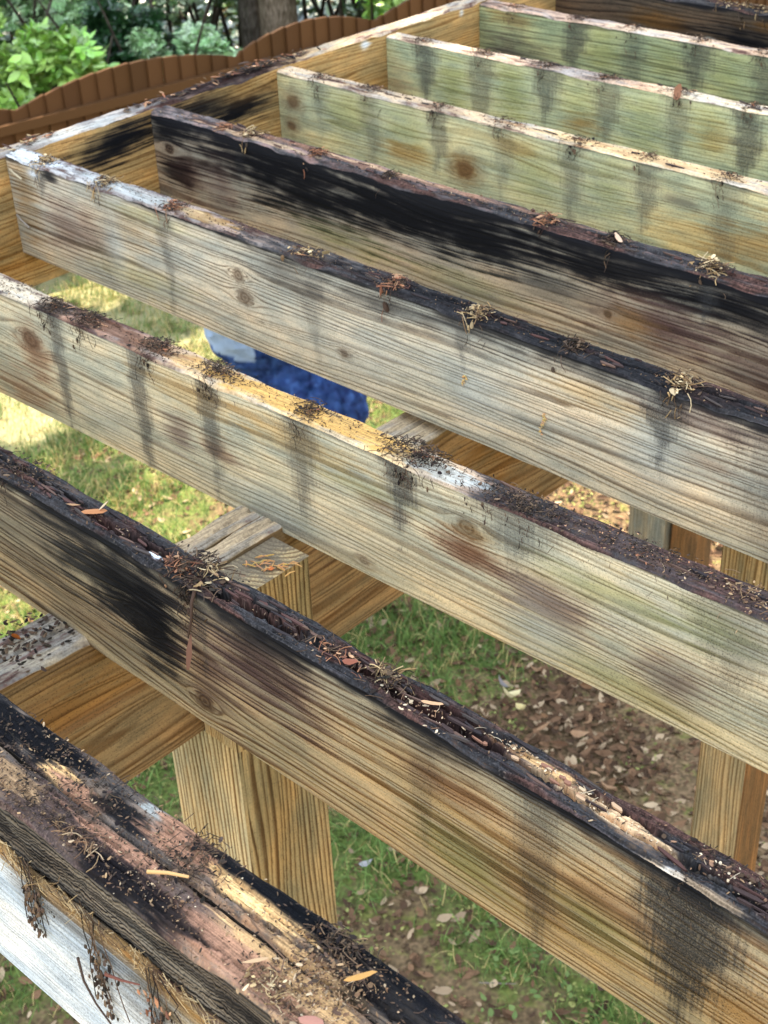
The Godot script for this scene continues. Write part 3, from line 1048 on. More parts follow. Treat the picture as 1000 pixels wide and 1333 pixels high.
	specs.J5 = {"x0": -2.02, "x1": -0.80, "t": JT[5], "D": JD[5], "res": 860.0, "seed": 505, "pale": Vector3(0.72, 0.70, 0.54), "late": Vector3(0.50, 0.45, 0.31), "pitch": 0.011, "wav": 0.024, "ring": 0.7, "speck": 0.45,
		"knots": [[-1.552, 0.092, 0.017, 0.8], [-1.978, 0.052, 0.013, 0.7], [-1.985, 0.10, 0.010, 0.7]], "edge": 0.55, "edge_w": 0.005,
		"streaks": [[-1.905, 0.020, 0.099, 0.37], [-1.772, 0.021, 0.177, 0.44], [-1.615, 0.019, 0.112, 0.59], [-1.468, 0.020, 0.139, 0.36], [-1.323, 0.020, 0.165, 0.52], [-1.181, 0.020, 0.116, 0.57], [-1.037, 0.022, 0.189, 0.44], [-0.9, 0.021, 0.092, 0.51]],
		"stains": [[3, -1.84, 0.05, 0.09, 0.05, 0.50], [3, -1.69, 0.05, 0.08, 0.05, 0.43], [3, -1.40, 0.07, 0.08, 0.06, 0.43], [3, -1.25, 0.06, 0.06, 0.06, 0.36], [5, -1.70, 0.09, 0.07, 0.025, 0.5], [5, -1.55, 0.09, 0.04, 0.03, 0.35], [5, -1.44, 0.03, 0.05, 0.02, 0.3], [5, -0.98, 0.09, 0.10, 0.05, 0.45], [8, -1.10, 0.10, 0.10, 0.05, 0.4], [1, -1.11, 0.05, 0.05, 0.014, 0.5], [4, -1.52, 0.15, 0.25, 0.03, 0.25],
			[12, -1.2, -0.02, 0.2, 0.015, 0.6], [10, -1.6, -0.02, 0.15, 0.012, 0.4]],
		"top": [[-2.02, 0.32, 0.82, 0.70, 0.56], [-1.5, 0.36, 0.80, 0.69, 0.56], [-1.3, 0.18, 0.88, 0.76, 0.58], [-1.15, 0.26, 0.86, 0.75, 0.59], [-0.8, 0.38, 0.84, 0.69, 0.54]]}
	specs.J6 = {"x0": -2.02, "x1": -0.90, "t": JT[6], "D": JD[6], "res": 800.0, "seed": 606, "pale": Vector3(0.70, 0.70, 0.54), "late": Vector3(0.48, 0.46, 0.32), "pitch": 0.009, "wav": 0.015, "ring": 0.65, "speck": 0.4,
		"knots": [[-1.40, 0.2, 0.02]], "edge": 0.4, "edge_w": 0.004,
		"streaks": [[-1.915, 0.026, 0.123, 0.77], [-1.768, 0.026, 0.189, 0.59], [-1.611, 0.026, 0.106, 0.70], [-1.470, 0.025, 0.149, 0.57], [-1.322, 0.024, 0.143, 0.50], [-1.180, 0.027, 0.141, 0.77], [-1.03, 0.025, 0.189, 0.50]],
		"stains": [[3, -1.84, 0.06, 0.05, 0.07, 0.61], [3, -1.69, 0.06, 0.05, 0.07, 0.61], [3, -1.54, 0.05, 0.05, 0.06, 0.40], [3, -1.39, 0.06, 0.06, 0.07, 0.43], [3, -1.26, 0.05, 0.05, 0.05, 0.36], [5, -1.53, 0.09, 0.06, 0.025, 0.5], [2, -1.99, 0.11, 0.05, 0.06, 0.35], [5, -1.25, 0.06, 0.05, 0.03, 0.3]],
		"top": [[-2.02, 0.24, 0.86, 0.74, 0.60], [-1.7, 0.40, 0.80, 0.68, 0.57], [-1.5, 0.45, 0.74, 0.64, 0.56], [-1.42, 0.22, 0.86, 0.68, 0.53], [-1.3, 0.10, 0.90, 0.79, 0.64], [-0.9, 0.28, 0.85, 0.72, 0.57]]}
	specs.J7 = {"x0": -2.02, "x1": -1.0, "t": JT[7], "D": JD[7], "res": 800.0, "seed": 707, "pale": Vector3(0.62, 0.63, 0.46), "late": Vector3(0.34, 0.34, 0.25), "pitch": 0.0085, "wav": 0.016, "ring": 0.9, "speck": 0.4,
		"knots": [], "edge": 0.5, "edge_w": 0.005,
		"streaks": [[-1.765, 0.025, 0.132, 0.77], [-1.618, 0.024, 0.189, 0.50], [-1.472, 0.030, 0.106, 0.74], [-1.92, 0.022, 0.099, 0.30], [-1.32, 0.025, 0.165, 0.63], [-1.17, 0.025, 0.123, 0.73]],
		"stains": [[5, -1.93, 0.02, 0.08, 0.02, 0.4], [7, -1.95, 0.10, 0.05, 0.06, 0.5], [3, -1.69, 0.05, 0.05, 0.05, 0.50], [3, -1.54, 0.04, 0.05, 0.04, 0.50], [3, -1.40, 0.05, 0.05, 0.05, 0.43], [1, -1.9, 0.09, 0.1, 0.03, 0.5]],
		"top": [[-2.02, 0.5, 0.72, 0.58, 0.48], [-1.8, 0.34, 0.82, 0.67, 0.56], [-1.6, 0.16, 0.88, 0.75, 0.62], [-1.4, 0.28, 0.86, 0.71, 0.57], [-1.0, 0.35, 0.82, 0.68, 0.55]]}
	specs.J8 = {"x0": -2.02, "x1": -1.0, "t": JT[8], "D": JD[8], "res": 700.0, "seed": 808, "pale": Vector3(0.34, 0.28, 0.22), "late": Vector3(0.14, 0.11, 0.09), "pitch": 0.012, "wav": 0.02, "ring": 1.0, "speck": 0.4,
		"knots": [[-1.585, 0.09, 0.012]], "edge": 1.0, "edge_w": 0.012, "streaks": [],
		"stains": [[0, -1.5, 0.07, 0.14, 0.05, 0.95], [0, -1.75, 0.10, 0.15, 0.05, 0.85], [0, -1.55, 0.13, 0.2, 0.03, 0.9], [5, -1.75, 0.05, 0.08, 0.03, 0.5], [4, -1.555, 0.085, 0.03, 0.008, 0.8], [4, -1.61, 0.07, 0.02, 0.006, 0.7], [5, -1.45, 0.03, 0.1, 0.014, 0.5]],
		"top": [[-2.02, 0.9, 0.4, 0.35, 0.3], [-1.0, 0.8, 0.5, 0.45, 0.42]]}
	specs.E0 = {"x0": -1.12, "x1": -0.10, "t": 0.0368, "D": 0.19, "res": 1380.0, "seed": 909, "dust": 0.8, "pale": Vector3(0.58, 0.52, 0.44), "late": Vector3(0.11, 0.10, 0.095), "pitch": 0.0036, "wav": 0.003, "ring": 1.25, "speck": 1.2,
		"knots": [], "edge": 0.5, "edge_w": 0.010, "streaks": [],
		"stains": [[0, -0.78, 0.022, 0.12, 0.024, 0.70], [0, -0.60, 0.022, 0.30, 0.012, 0.50], [1, -0.70, 0.046, 0.20, 0.012, 0.6], [5, -0.55, 0.060, 0.4, 0.008, 0.7], [0, -0.42, 0.03, 0.12, 0.02, 0.8], [0, -0.95, 0.03, 0.12, 0.02, 0.7],
			[7, -0.66, -0.016, 0.14, 0.018, 0.45], [11, -0.64, -0.03, 0.05, 0.006, 0.9], [12, -0.47, -0.026, 0.06, 0.012, 0.8], [9, -0.55, -0.012, 0.10, 0.01, 0.45], [11, -0.51, -0.014, 0.06, 0.012, 0.85], [0, -0.60, -0.010, 0.06, 0.010, 0.8], [12, -0.755, -0.02, 0.03, 0.01, 0.5]],
		"top": [[-1.12, 0.8, 0.60, 0.50, 0.42], [-0.80, 0.58, 0.62, 0.52, 0.43], [-0.70, 0.72, 0.52, 0.41, 0.34], [-0.60, 0.58, 0.61, 0.49, 0.41], [-0.52, 0.42, 0.78, 0.60, 0.48], [-0.44, 0.40, 0.82, 0.66, 0.50], [-0.36, 0.58, 0.65, 0.5, 0.4], [-0.1, 0.7, 0.6, 0.5, 0.4]]}
	specs.E1 = specs.E0.duplicate()
	specs.E1.seed = 919
	specs.E1.D = 0.12
	specs.E1.stains = [[0, -0.79, -0.02, 0.07, 0.016, 0.95], [12, -0.722, -0.008, 0.024, 0.008, 0.95], [11, -0.70, -0.006, 0.03, 0.007, 0.95], [0, -0.66, -0.012, 0.03, 0.01, 0.8], [4, -0.645, -0.028, 0.014, 0.006, 0.7], [11, -0.60, -0.020, 0.04, 0.012, 1.0], [12, -0.525, -0.018, 0.05, 0.008, 1.0], [11, -0.62, -0.03, 0.02, 0.006, 0.9], [0, -0.49, -0.030, 0.09, 0.008, 1.0], [12, -0.46, -0.004, 0.05, 0.005, 0.8], [0, -0.40, -0.02, 0.04, 0.02, 0.7]]
	specs.E1.top = [[-1.12, 0.85, 0.60, 0.50, 0.42], [-0.76, 0.75, 0.60, 0.51, 0.43], [-0.62, 0.62, 0.60, 0.51, 0.44], [-0.52, 0.5, 0.80, 0.60, 0.44], [-0.44, 0.65, 0.66, 0.55, 0.46], [-0.36, 0.65, 0.7, 0.6, 0.48], [-0.1, 0.7, 0.6, 0.5, 0.4]]
	specs.white = {"x0": -1.12, "x1": -0.10, "t": 0.007, "D": 0.155, "res": 1000.0, "seed": 929, "pale": Vector3(0.79, 0.80, 0.80), "late": Vector3(0.69, 0.705, 0.71), "pitch": 0.0050, "wav": 0.003, "ring": 0.45, "speck": 0.9,
		"knots": [], "edge": 0.0, "streaks": [[-0.70, 0.02, 0.05, 0.25], [-0.60, 0.03, 0.06, 0.25]],
		"stains": [[5, -0.70, 0.002, 0.5, 0.006, 0.75], [8, -0.60, 0.006, 0.3, 0.012, 0.5], [1, -0.56, 0.02, 0.12, 0.02, 0.45], [8, -0.50, 0.03, 0.10, 0.03, 0.45], [1, -0.66, 0.022, 0.06, 0.03, 0.5], [1, -0.72, 0.03, 0.03, 0.03, 0.4], [5, -0.60, 0.010, 0.2, 0.010, 0.45], [1, -0.57, 0.05, 0.05, 0.04, 0.4]],
		"top": [[-1.12, 0.3, 0.62, 0.48, 0.30], [-0.1, 0.3, 0.62, 0.48, 0.30]]}
	# rim joist: local x = -z
	specs.rim = {"x0": 1.0, "x1": 2.9, "t": 0.042, "D": 0.235, "res": 760.0, "seed": 1001, "pale": Vector3(0.679, 0.549, 0.353), "late": Vector3(0.428, 0.307, 0.167), "pitch": 0.0080, "wav": 0.016, "ring": 0.85, "speck": 0.2,
		"knots": [[1.16, 0.12, 0.005]], "edge": 0.0, "streaks": [],
		"stains": [[0, 1.47, 0.035, 0.10, 0.034, 1.0, 1.15], [0, 1.42, 0.055, 0.08, 0.026, 0.9, 1.15], [0, 1.66, 0.03, 0.14, 0.035, 0.95, 1.15], [0, 1.74, 0.055, 0.12, 0.030, 1.0, 1.15], [5, 1.3, 0.16, 0.2, 0.05, 0.4], [5, 1.1, 0.18, 0.12, 0.05, 0.5], [5, 1.75, 0.02, 0.1, 0.03, 0.4], [4, 1.29, 0.025, 0.02, 0.02, 0.7], [5, 2.2, 0.12, 0.3, 0.06, 0.35], [6, 2.09, 0.012, 0.016, 0.012, 0.9], [6, 2.39, 0.012, 0.008, 0.008, 0.7],
			[9, 1.72, -0.02, 0.2, 0.02, 0.6], [4, 1.35, -0.015, 0.2, 0.012, 0.5]],
		"top": [[1.0, 0.4, 0.74, 0.60, 0.48], [1.25, 0.35, 0.76, 0.66, 0.56], [1.5, 0.4, 0.78, 0.72, 0.66], [1.65, 0.8, 0.5, 0.38, 0.32], [1.8, 0.8, 0.5, 0.38, 0.32], [1.9, 0.25, 0.80, 0.66, 0.48], [2.3, 0.35, 0.80, 0.70, 0.58], [2.9, 0.4, 0.74, 0.66, 0.56]]}
	specs.beam = {"x0": 0.2, "x1": 1.9, "t": 0.038, "D": 0.222, "res": 850.0, "seed": 1101, "pale": Vector3(0.52, 0.415, 0.285), "late": Vector3(0.313, 0.221, 0.129), "pitch": 0.016, "wav": 0.028, "ring": 0.85, "speck": 0.15,
		"knots": [[1.12, 0.11, 0.004]], "edge": 0.0, "streaks": [],
		"stains": [[7, 0.45, 0.06, 0.2, 0.03, 0.4], [7, 0.62, 0.10, 0.12, 0.012, 0.45], [5, 0.62, 0.08, 0.2, 0.04, 0.4], [5, 1.45, 0.08, 0.3, 0.06, 0.5], [1, 0.80, 0.012, 0.5, 0.012, 0.35], [7, 1.05, 0.05, 0.06, 0.05, 0.35]],
		"top": [[0.2, 0.35, 0.66, 0.60, 0.52], [0.55, 0.35, 0.66, 0.61, 0.53], [0.75, 0.12, 0.66, 0.57, 0.45], [1.25, 0.15, 0.72, 0.63, 0.50], [1.9, 0.3, 0.68, 0.6, 0.5]]}
	specs.post = {"x0": 0.0, "x1": 1.1, "t": 0.14, "D": 0.14, "res": 850.0, "seed": 1201, "pale": Vector3(0.581, 0.493, 0.343), "late": Vector3(0.299, 0.220, 0.132), "rv": 0.6, "pitch": 0.0088, "wav": 0.022, "ring": 1.25, "speck": 0.2,
		"knots": [[0.74, 0.085, 0.007]], "edge": 0.0, "streaks": [], "stains": [[5, 0.15, 0.05, 0.2, 0.05, 0.2]], "top": [[0.0, 0.0, 0.72, 0.6, 0.4], [1.1, 0.0, 0.72, 0.6, 0.4]]}
	specs.post2 = specs.post.duplicate()
	specs.post2.seed = 1211
	specs.post2.pale = Vector3(0.74, 0.67, 0.52)
	specs.post2.late = Vector3(0.38, 0.29, 0.18)
	specs.post2.pitch = 0.0078
	specs.post2.wav = 0.008
	specs.post2.knots = []
	specs.post3 = specs.post.duplicate()
	specs.post3.seed = 1221
	specs.post3.knots = [[0.47, 0.05, 0.011]]
	specs.post3.pale = Vector3(0.62, 0.54, 0.40)
	specs.post3.late = Vector3(0.40, 0.32, 0.21)
	specs.post3.pitch = 0.010
	specs.post3.wav = 0.02
	specs.grey = specs.post.duplicate()
	specs.grey.seed = 1231
	specs.grey.knots = []
	specs.grey.pale = Vector3(0.54, 0.51, 0.43)
	specs.grey.late = Vector3(0.40, 0.37, 0.30)
	specs.grey.wav = 0.012
	specs.grey.res = 450.0
	specs.amber = specs.post.duplicate()
	specs.amber.seed = 1241
	specs.amber.knots = []
	specs.amber.pale = Vector3(0.47, 0.34, 0.21)
	specs.amber.late = Vector3(0.33, 0.23, 0.14)
	specs.amber.wav = 0.012
	specs.amber.res = 450.0


# a square timber standing upright; each side has its own material, laid along its length
func upright(called: String, x0: float, x1: float, z0: float, z1: float, y0: float, y1: float, front: Material, side: Material, parent: Node3D, top_mat: Material = null) -> MeshInstance3D:
	var m := ArrayMesh.new()
	var e := 0.003
	for k in 3:
		var mb := MB.new()
		if k == 0:
			for q in [[z1, 1.0], [z0, -1.0]]:
				var z: float = q[0]
				var a := [Vector3(x0 + e, y1, z), Vector3(x1 - e, y1, z), Vector3(x1 - e, y0, z), Vector3(x0 + e, y0, z)]
				var t := [Vector2(0, 0.52), Vector2(0, 0.98), Vector2(y1 - y0, 0.98), Vector2(y1 - y0, 0.52)]
				var b := mb.p.size()
				for i in 4: mb.v(a[i], t[i] / Vector2(1.1, 1.0))
				for i in ([0, 1, 2, 0, 2, 3] if q[1] > 0 else [0, 2, 1, 0, 3, 2]): mb.idx.append(b + i)
		elif k == 1:
			for q in [[x1, 1.0], [x0, -1.0]]:
				var x: float = q[0]
				var a := [Vector3(x, y1, z1 - e), Vector3(x, y1, z0 + e), Vector3(x, y0, z0 + e), Vector3(x, y0, z1 - e)]
				var t := [Vector2(0, 0.52), Vector2(0, 0.98), Vector2(y1 - y0, 0.98), Vector2(y1 - y0, 0.52)]
				var b := mb.p.size()
				for i in 4: mb.v(a[i], t[i] / Vector2(1.1, 1.0))
				for i in ([0, 1, 2, 0, 2, 3] if q[1] > 0 else [0, 2, 1, 0, 3, 2]): mb.idx.append(b + i)
			# bevelled corners
			for q in [[x0, z1, 1, -1], [x1, z1, -1, -1], [x1, z0, -1, 1], [x0, z0, 1, 1]]:
				var b := mb.p.size()
				var p0 := Vector3(q[0] + e * q[2], 0, q[1])
				var p1 := Vector3(q[0], 0, q[1] + e * q[3])
				for w in [[p0, y1, 0.985], [p1, y1, 0.999], [p1, y0, 0.999], [p0, y0, 0.985]]:
					mb.v(Vector3(w[0].x, w[1], w[0].z), Vector2((y1 - w[1]) / 1.1, w[2]))
				for i in [0, 1, 2, 0, 2, 3]: mb.idx.append(b + i)
		else:
			var a := [Vector3(x0, y1, z0), Vector3(x1, y1, z0), Vector3(x1, y1, z1), Vector3(x0, y1, z1)]
			var b := mb.p.size()
			for i in 4: mb.v(a[i], Vector2((a[i].x - x0) / 0.14, (a[i].z - z0) / 0.14))
			for i in [0, 1, 2, 0, 2, 3]: mb.idx.append(b + i)
		var t2 := mb.build(false, false)
		m.add_surface_from_arrays(Mesh.PRIMITIVE_TRIANGLES, t2.surface_get_arrays(0))
		m.surface_set_material(k, front if k == 0 else (side if k == 1 else (top_mat if top_mat else front)))
	var o := MeshInstance3D.new()
	o.mesh = m
	put(o, called, parent)
	return o


# end grain: growth rings round a pith off to one side
func end_grain() -> StandardMaterial3D:
	var n := 220
	var im := Image.create(n, n, false, Image.FORMAT_RGB8)
	var hg := Image.create(n, n, false, Image.FORMAT_L8)
	var n1 := noise(1301, 1.0, 3)
	for i in n:
		for j in n:
			var p := Vector2(i, j) / n
			var r := (p - Vector2(0.02, -0.12)).length() + 0.015 * n1.get_noise_2d(p.x * 5.0, p.y * 5.0)
			var f := fposmod(r * 17.0, 1.0)
			var lw := smooth(0.35, 0.85, f) * (1.0 - smooth(0.88, 1.0, f))
			var g := n1.get_noise_2d(p.x * 40.0, p.y * 40.0)
			var b := n1.get_noise_2d(p.x * 3.0 + 9.0, p.y * 3.0)
			var k := 1.0 + 0.2 * g
			var dirty := smooth(0.35, -0.25, p.x - 0.35 + b * 0.6 + 0.2 * g)
			var c := Color(0.72, 0.62, 0.44).lerp(Color(0.46, 0.36, 0.24), lw) * k
			c = c.lerp(Color(0.40, 0.36, 0.30) * k, dirty * 0.75)
			im.set_pixel(i, j, c)
			hg.set_pixel(i, j, Color.WHITE * clampf(0.5 + lw * 0.3 + g * 0.2, 0, 1))
	var m := StandardMaterial3D.new()
	m.albedo_texture = ImageTexture.create_from_image(im)
	m.heightmap_enabled = true
	m.heightmap_texture = ImageTexture.create_from_image(hg)
	m.heightmap_scale = 0.12
	m.roughness = 0.92
	return m


func _ready() -> void:
	# ---- camera
	var cam := Camera3D.new()
	cam.name = "camera"
	add_child(cam)
	cam.transform = Transform3D(Basis(Vector3(0.7348237, -0.0382651, -0.6771779), Vector3(-0.3474015, 0.8362665, -0.4242293), Vector3(0.5825344, 0.5469864, 0.6012151)), Vector3(0, 0.764994, 0))
	var lens := CameraAttributesPhysical.new()
	lens.frustum_focal_length = 33.33
	lens.frustum_focus_distance = 1.25
	lens.frustum_near = 0.05
	lens.frustum_far = 400.0
	lens.exposure_aperture = 11.5
	cam.attributes = lens
	cam.fov = 39.6
	cam.near = 0.05
	cam.far = 400.0
	cam.current = true
	# ---- sky, sun, exposure
	var env := Environment.new()
	env.background_mode = Environment.BG_SKY
	var sky := ProceduralSkyMaterial.new()
	sky.sky_top_color = Color(0.74, 0.80, 0.88)
	sky.sky_horizon_color = Color(0.90, 0.91, 0.90)
	sky.ground_bottom_color = Color(0.20, 0.22, 0.16)
	sky.ground_horizon_color = Color(0.45, 0.50, 0.42)
	sky.sun_angle_max = 2.0
	sky.sky_energy_multiplier = 1.0
	env.sky = Sky.new()
	env.sky.sky_material = sky
	env.tonemap_mode = Environment.TONE_MAPPER_LINEAR
	env.tonemap_exposure = 4.25
	env.sdfgi_enabled = true
	env.ssao_enabled = true
	env.ssil_enabled = true
	var we := WorldEnvironment.new()
	we.name = "surroundings"
	we.environment = env
	add_child(we)
	var sun := DirectionalLight3D.new()
	sun.name = "sun"
	sun.light_color = Color(1.0, 0.95, 0.86)
	sun.light_energy = 1.25
	sun.light_angular_distance = 0.5
	sun.shadow_enabled = true
	add_child(sun)
	sun.look_at_from_position(Vector3(-1.6, 6.5, -3.4), Vector3.ZERO)
	debris_mat = tinted(0.92)

	# ---- textures on several threads
	define_woods()
	var order := ["J1", "J2", "J3", "E0", "J4", "J5", "rim", "beam", "white", "J6", "J7", "E1", "post", "post2", "post3", "J8", "grey", "amber"]
	var id := {}
	for q in order: id[q] = job(specs[q])
	done.resize(jobs.size())
	g_rows.resize(8)
	var task := WorkerThreadPool.add_group_task(func(i: int): 
		if i < jobs.size(): make_wood(i)
		else: ground_rows(i - jobs.size()), jobs.size() + 8, -1, true)
	WorkerThreadPool.wait_for_group_task_completion(task)
	var wood := {}
	for q in order: wood[q] = wood_material(id[q], 0.30 if q in ["E0", "E1", "J1"] else 0.16)
	wood.white.roughness = 0.75

	# ---- the setting
	build_ground()
	build_timbers(wood)
	build_fence()
	build_trees()
	build_shade_tree()
	build_person()
	build_ground_cover()
	build_debris()


# loose splinters still held by the rotten upper edge
func splinters(k: int, o: Node3D) -> void:
	rng.seed = 2000 + k
	var n: int = [0, 125, 12, 40, 34, 10, 8, 0, 0][k]
	var x0: float = [0.0, -1.25, -0.80, -1.40, -1.85, -1.8, -1.8, 0, 0][k]
	var x1: float = [0.0, -0.22, -0.45, -0.55, -0.80, -1.0, -1.1, 0, 0][k]
	for i in n:
		var x := rng.randf_range(x0, x1)
		var w := rng.randf_range(0.005, JT[k] - 0.006)
		var pale := k == 1 and x > -0.56 and x < -0.37 and rng.randf() < 0.6
		if k == 1 and pale: w = rng.randf_range(0.012, 0.026)
		var mb := MB.new()
		var q: Array = [[66, 50, 47], [52, 45, 45], [82, 58, 50], [74, 64, 60], [98, 76, 64]][rng.randi() % 5]
		if pale: q = [[184, 150, 116], [160, 122, 92], [140, 98, 78], [196, 166, 132]][rng.randi() % 4]
		mb.col = lin(q[0], q[1], q[2])
		var L := rng.randf_range(0.004, 0.018) * (0.38 if pale else 1.0)
		var wd := rng.randf_range(0.0006, 0.0018)
		var th := rng.randf_range(0.0006, 0.0014)
		# a sliver with broken, uneven ends
		var top: Array = []
		var bot: Array = []
		for e in [[-1.0, -0.4], [-0.75, -1.0], [0.6, -1.0], [1.0, 0.1], [0.8, 0.9], [-0.5, 1.0], [-0.9, 0.5]]:
			var px: float = e[0] * L * rng.randf_range(0.8, 1.1)
			var pz: float = e[1] * wd * rng.randf_range(0.6, 1.2)
			top.append(Vector3(px, th, pz)); bot.append(Vector3(px, -th, pz))
		for e in range(1, 6):
			mb.tri(top[0], top[e], top[e + 1])
			mb.tri(bot[0], bot[e + 1], bot[e])
		for e in 7: mb.quad(top[e], bot[e], bot[(e + 1) % 7], top[(e + 1) % 7])
		var m := mesh_node(mb.build(), debris_mat, "splinter", o)
		m.transform = Transform3D(Basis.from_euler(Vector3(rng.randfn(0.0, 0.2), rng.randfn(0.0, 0.10), rng.randfn(0.0, 0.06))), Vector3(x, jy(k, x) + 0.0014, jz(k, x) - w))


func build_timbers(wood: Dictionary) -> void:
	# joists 1 to 8, from the near one to the far one
	var labels := ["", "nearest single joist, black mould and a long open split along its top", "pale grey-green joist with a yellow bare patch on its top edge", "grey joist with white flaking paint at its rim end and two brown knots",
		"charred-looking joist, mostly black on its upper face", "olive green joist with a big oval brown knot", "green joist with a row of broad dark drip streaks and a bright top edge", "dark green fine-grained joist, second from the back of the frame", "near-black rearmost joist at the top right corner"]
	# splits: [x from, w from, x to, w to, half width, depth]
	var splits := [[],
		[[-1.40, 0.024, -1.05, 0.022, 0.0030, 0.010], [-1.30, 0.012, -1.02, 0.016, 0.0018, 0.006], [-1.06, 0.014, -0.93, 0.018, 0.0041, 0.012], [-1.02, 0.027, -0.92, 0.024, 0.0014, 0.005], [-0.90, 0.012, -0.70, 0.020, 0.0048, 0.014], [-0.86, 0.026, -0.74, 0.024, 0.0023, 0.008], [-0.75, 0.016, -0.62, 0.023, 0.0041, 0.010], [-0.66, 0.012, -0.54, 0.018, 0.0046, 0.012], [-0.62, 0.026, -0.50, 0.028, 0.0021, 0.006], [-0.56, 0.016, -0.42, 0.018, 0.0028, 0.010], [-0.50, 0.010, -0.30, 0.017, 0.0018, 0.008], [-0.40, 0.012, -0.10, 0.016, 0.0028, 0.012], [-0.47, 0.024, -0.36, 0.026, 0.0016, 0.005], [-0.30, 0.025, -0.12, 0.023, 0.0016, 0.006]],
		[[-0.80, 0.022, -0.58, 0.020, 0.0010, 0.004], [-0.62, 0.018, -0.35, 0.022, 0.0012, 0.005], [-1.5, 0.03, -1.35, 0.028, 0.001, 0.003]],
		[[-1.36, 0.016, -0.95, 0.024, 0.0022, 0.009], [-1.2, 0.028, -0.85, 0.022, 0.0018, 0.007], [-1.0, 0.014, -0.62, 0.024, 0.0020, 0.008], [-0.8, 0.026, -0.45, 0.022, 0.0016, 0.006], [-1.9, 0.022, -1.6, 0.026, 0.0012, 0.003]],
		[[-1.95, 0.026, -1.45, 0.022, 0.0022, 0.008], [-1.6, 0.014, -1.15, 0.018, 0.0020, 0.007], [-1.35, 0.026, -0.95, 0.020, 0.0018, 0.006], [-1.1, 0.020, -0.70, 0.022, 0.0022, 0.008]],
		[[-1.5, 0.02, -1.2, 0.024, 0.0014, 0.004], [-1.9, 0.016, -1.6, 0.022, 0.0014, 0.004]], [[-1.6, 0.02, -1.3, 0.016, 0.0012, 0.003]], [], [[-1.7, 0.02, -1.2, 0.018, 0.002, 0.006]]]
	for k in range(1, 9):
		var s: Dictionary = specs["J%d" % k]
		var xa: float = -2.017 if k >= 2 else -2.017
		var fine: float = [0.0, 0.0019, 0.0030, 0.0030, 0.004, 0.005, 0.006, 0.006, 0.01][k]
		var nw: int = [0, 30, 20, 22, 14, 10, 10, 8, 8][k]
		var rough: float = [0.0, 0.0022, 0.0012, 0.0018, 0.0020, 0.0014, 0.0012, 0.0012, 0.002][k]
		var prof := func(x: float) -> Vector2: return Vector2(jy(k, x), jz(k, x))
		var m := board(s, prof, fine, nw, rough, splits[k], xa, 0.45, 0.003 if k in [1, 3, 4] else 0.002, [[-0.575, 0.014, 0.028, 0.0012, 0.008], [-0.545, 0.012, 0.026, 0.0015, 0.009], [-0.555, 0.018, 0.024, 0.001, 0.006], [-0.52, 0.010, 0.022, 0.001, 0.006], [-0.985, 0.016, 0.027, 0.0012, 0.006], [-0.80, 0.018, 0.030, 0.0012, 0.007], [-0.63, 0.012, 0.022, 0.0012, 0.006], [-0.44, 0.012, 0.020, 0.0008, 0.004], [-0.42, 0.014, 0.024, 0.0008, 0.004]] if k == 1 else [])
		var o := mesh_node(m, wood["J%d" % k], "floor_joist")
		tag(o, labels[k], "joist", "bare joists of the deck frame")
		splinters(k, o)
	# the doubled edge joist in front with its white fascia
	var e := Node3D.new()
	put(e, "edge_joist")
	tag(e, "doubled edge joist in the near corner, rotten top, white painted board on its outer side", "joist", "bare joists of the deck frame")
	var p0 := func(x: float) -> Vector2: return Vector2(jy(0, x), jz(0, x))
	var p1 := func(x: float) -> Vector2: return Vector2(jy(0, x) - 0.001, jz(0, x) - 0.0392)
	var p2 := func(x: float) -> Vector2: return Vector2(jy(0, x) - 0.044, jz(0, x) + 0.0078)
	mesh_node(board(specs.E0, p0, 0.0022, 22, 0.0020, [[-0.90, 0.012, -0.55, 0.016, 0.0006, 0.003], [-0.75, 0.026, -0.6, 0.027, 0.0008, 0.003], [-0.6, 0.01, -0.2, 0.013, 0.0007, 0.003]], -2.017, 0.3, 0.004, [], 40, 0.0022), wood.E0, "ply", e)
	mesh_node(board(specs.E1, p1, 0.0022, 22, 0.0020, [[-0.60, 0.008, -0.34, 0.010, 0.0012, 0.005], [-0.54, 0.016, -0.4, 0.018, 0.0007, 0.003], [-0.78, 0.012, -0.7, 0.016, 0.0008, 0.003], [-0.74, 0.02, -0.5, 0.022, 0.0006, 0.002]], -2.017, 0.3, 0.003), wood.E1, "ply", e)
	mesh_node(board(specs.white, p2, 0.006, 6, 0.0012, [], -2.017, 0.3, 0.003), wood.white, "fascia_board", e)
	# the rim across the joist ends, and the beam under them; both lie along local x = -z
	var rp := func(_x: float) -> Vector2: return Vector2(0.002, 0.0)
	var o := mesh_node(board(specs.rim, rp, 0.006, 10, 0.0016, [[1.2, 0.02, 1.7, 0.024, 0.0012, 0.004], [1.6, 0.02, 1.85, 0.018, 0.003, 0.008]], 0.30, 2.78, 0.003), wood.rim, "rim_joist")
	o.transform = Transform3D(Basis(Vector3(0, 0, -1), Vector3(0, 1, 0), Vector3(1, 0, 0)), Vector3(-2.0175, 0, 0))
	tag(o, "golden brown rim board across the far left ends of the joists", "joist")
	var beam := Node3D.new()
	put(beam, "support_beam")
	beam.transform = Transform3D(Basis(Vector3(0, 0, -1), Vector3(0, 1, 0), Vector3(1, 0, 0)), Vector3(-1.0915, 0, 0))
	tag(beam, "orange-brown doubled beam carrying the joists from below, grey on top", "beam")
	var b0 := func(x: float) -> Vector2: return Vector2(-0.1895 + 0.0015 * sin(x * 3.0) + 0.006 * smooth(0.7, 0.5, x), 0.0)
	var b1 := func(x: float) -> Vector2: return Vector2(-0.1905 + 0.002 * sin(x * 2.0 + 1.0) + 0.006 * smooth(0.7, 0.5, x), -0.040)
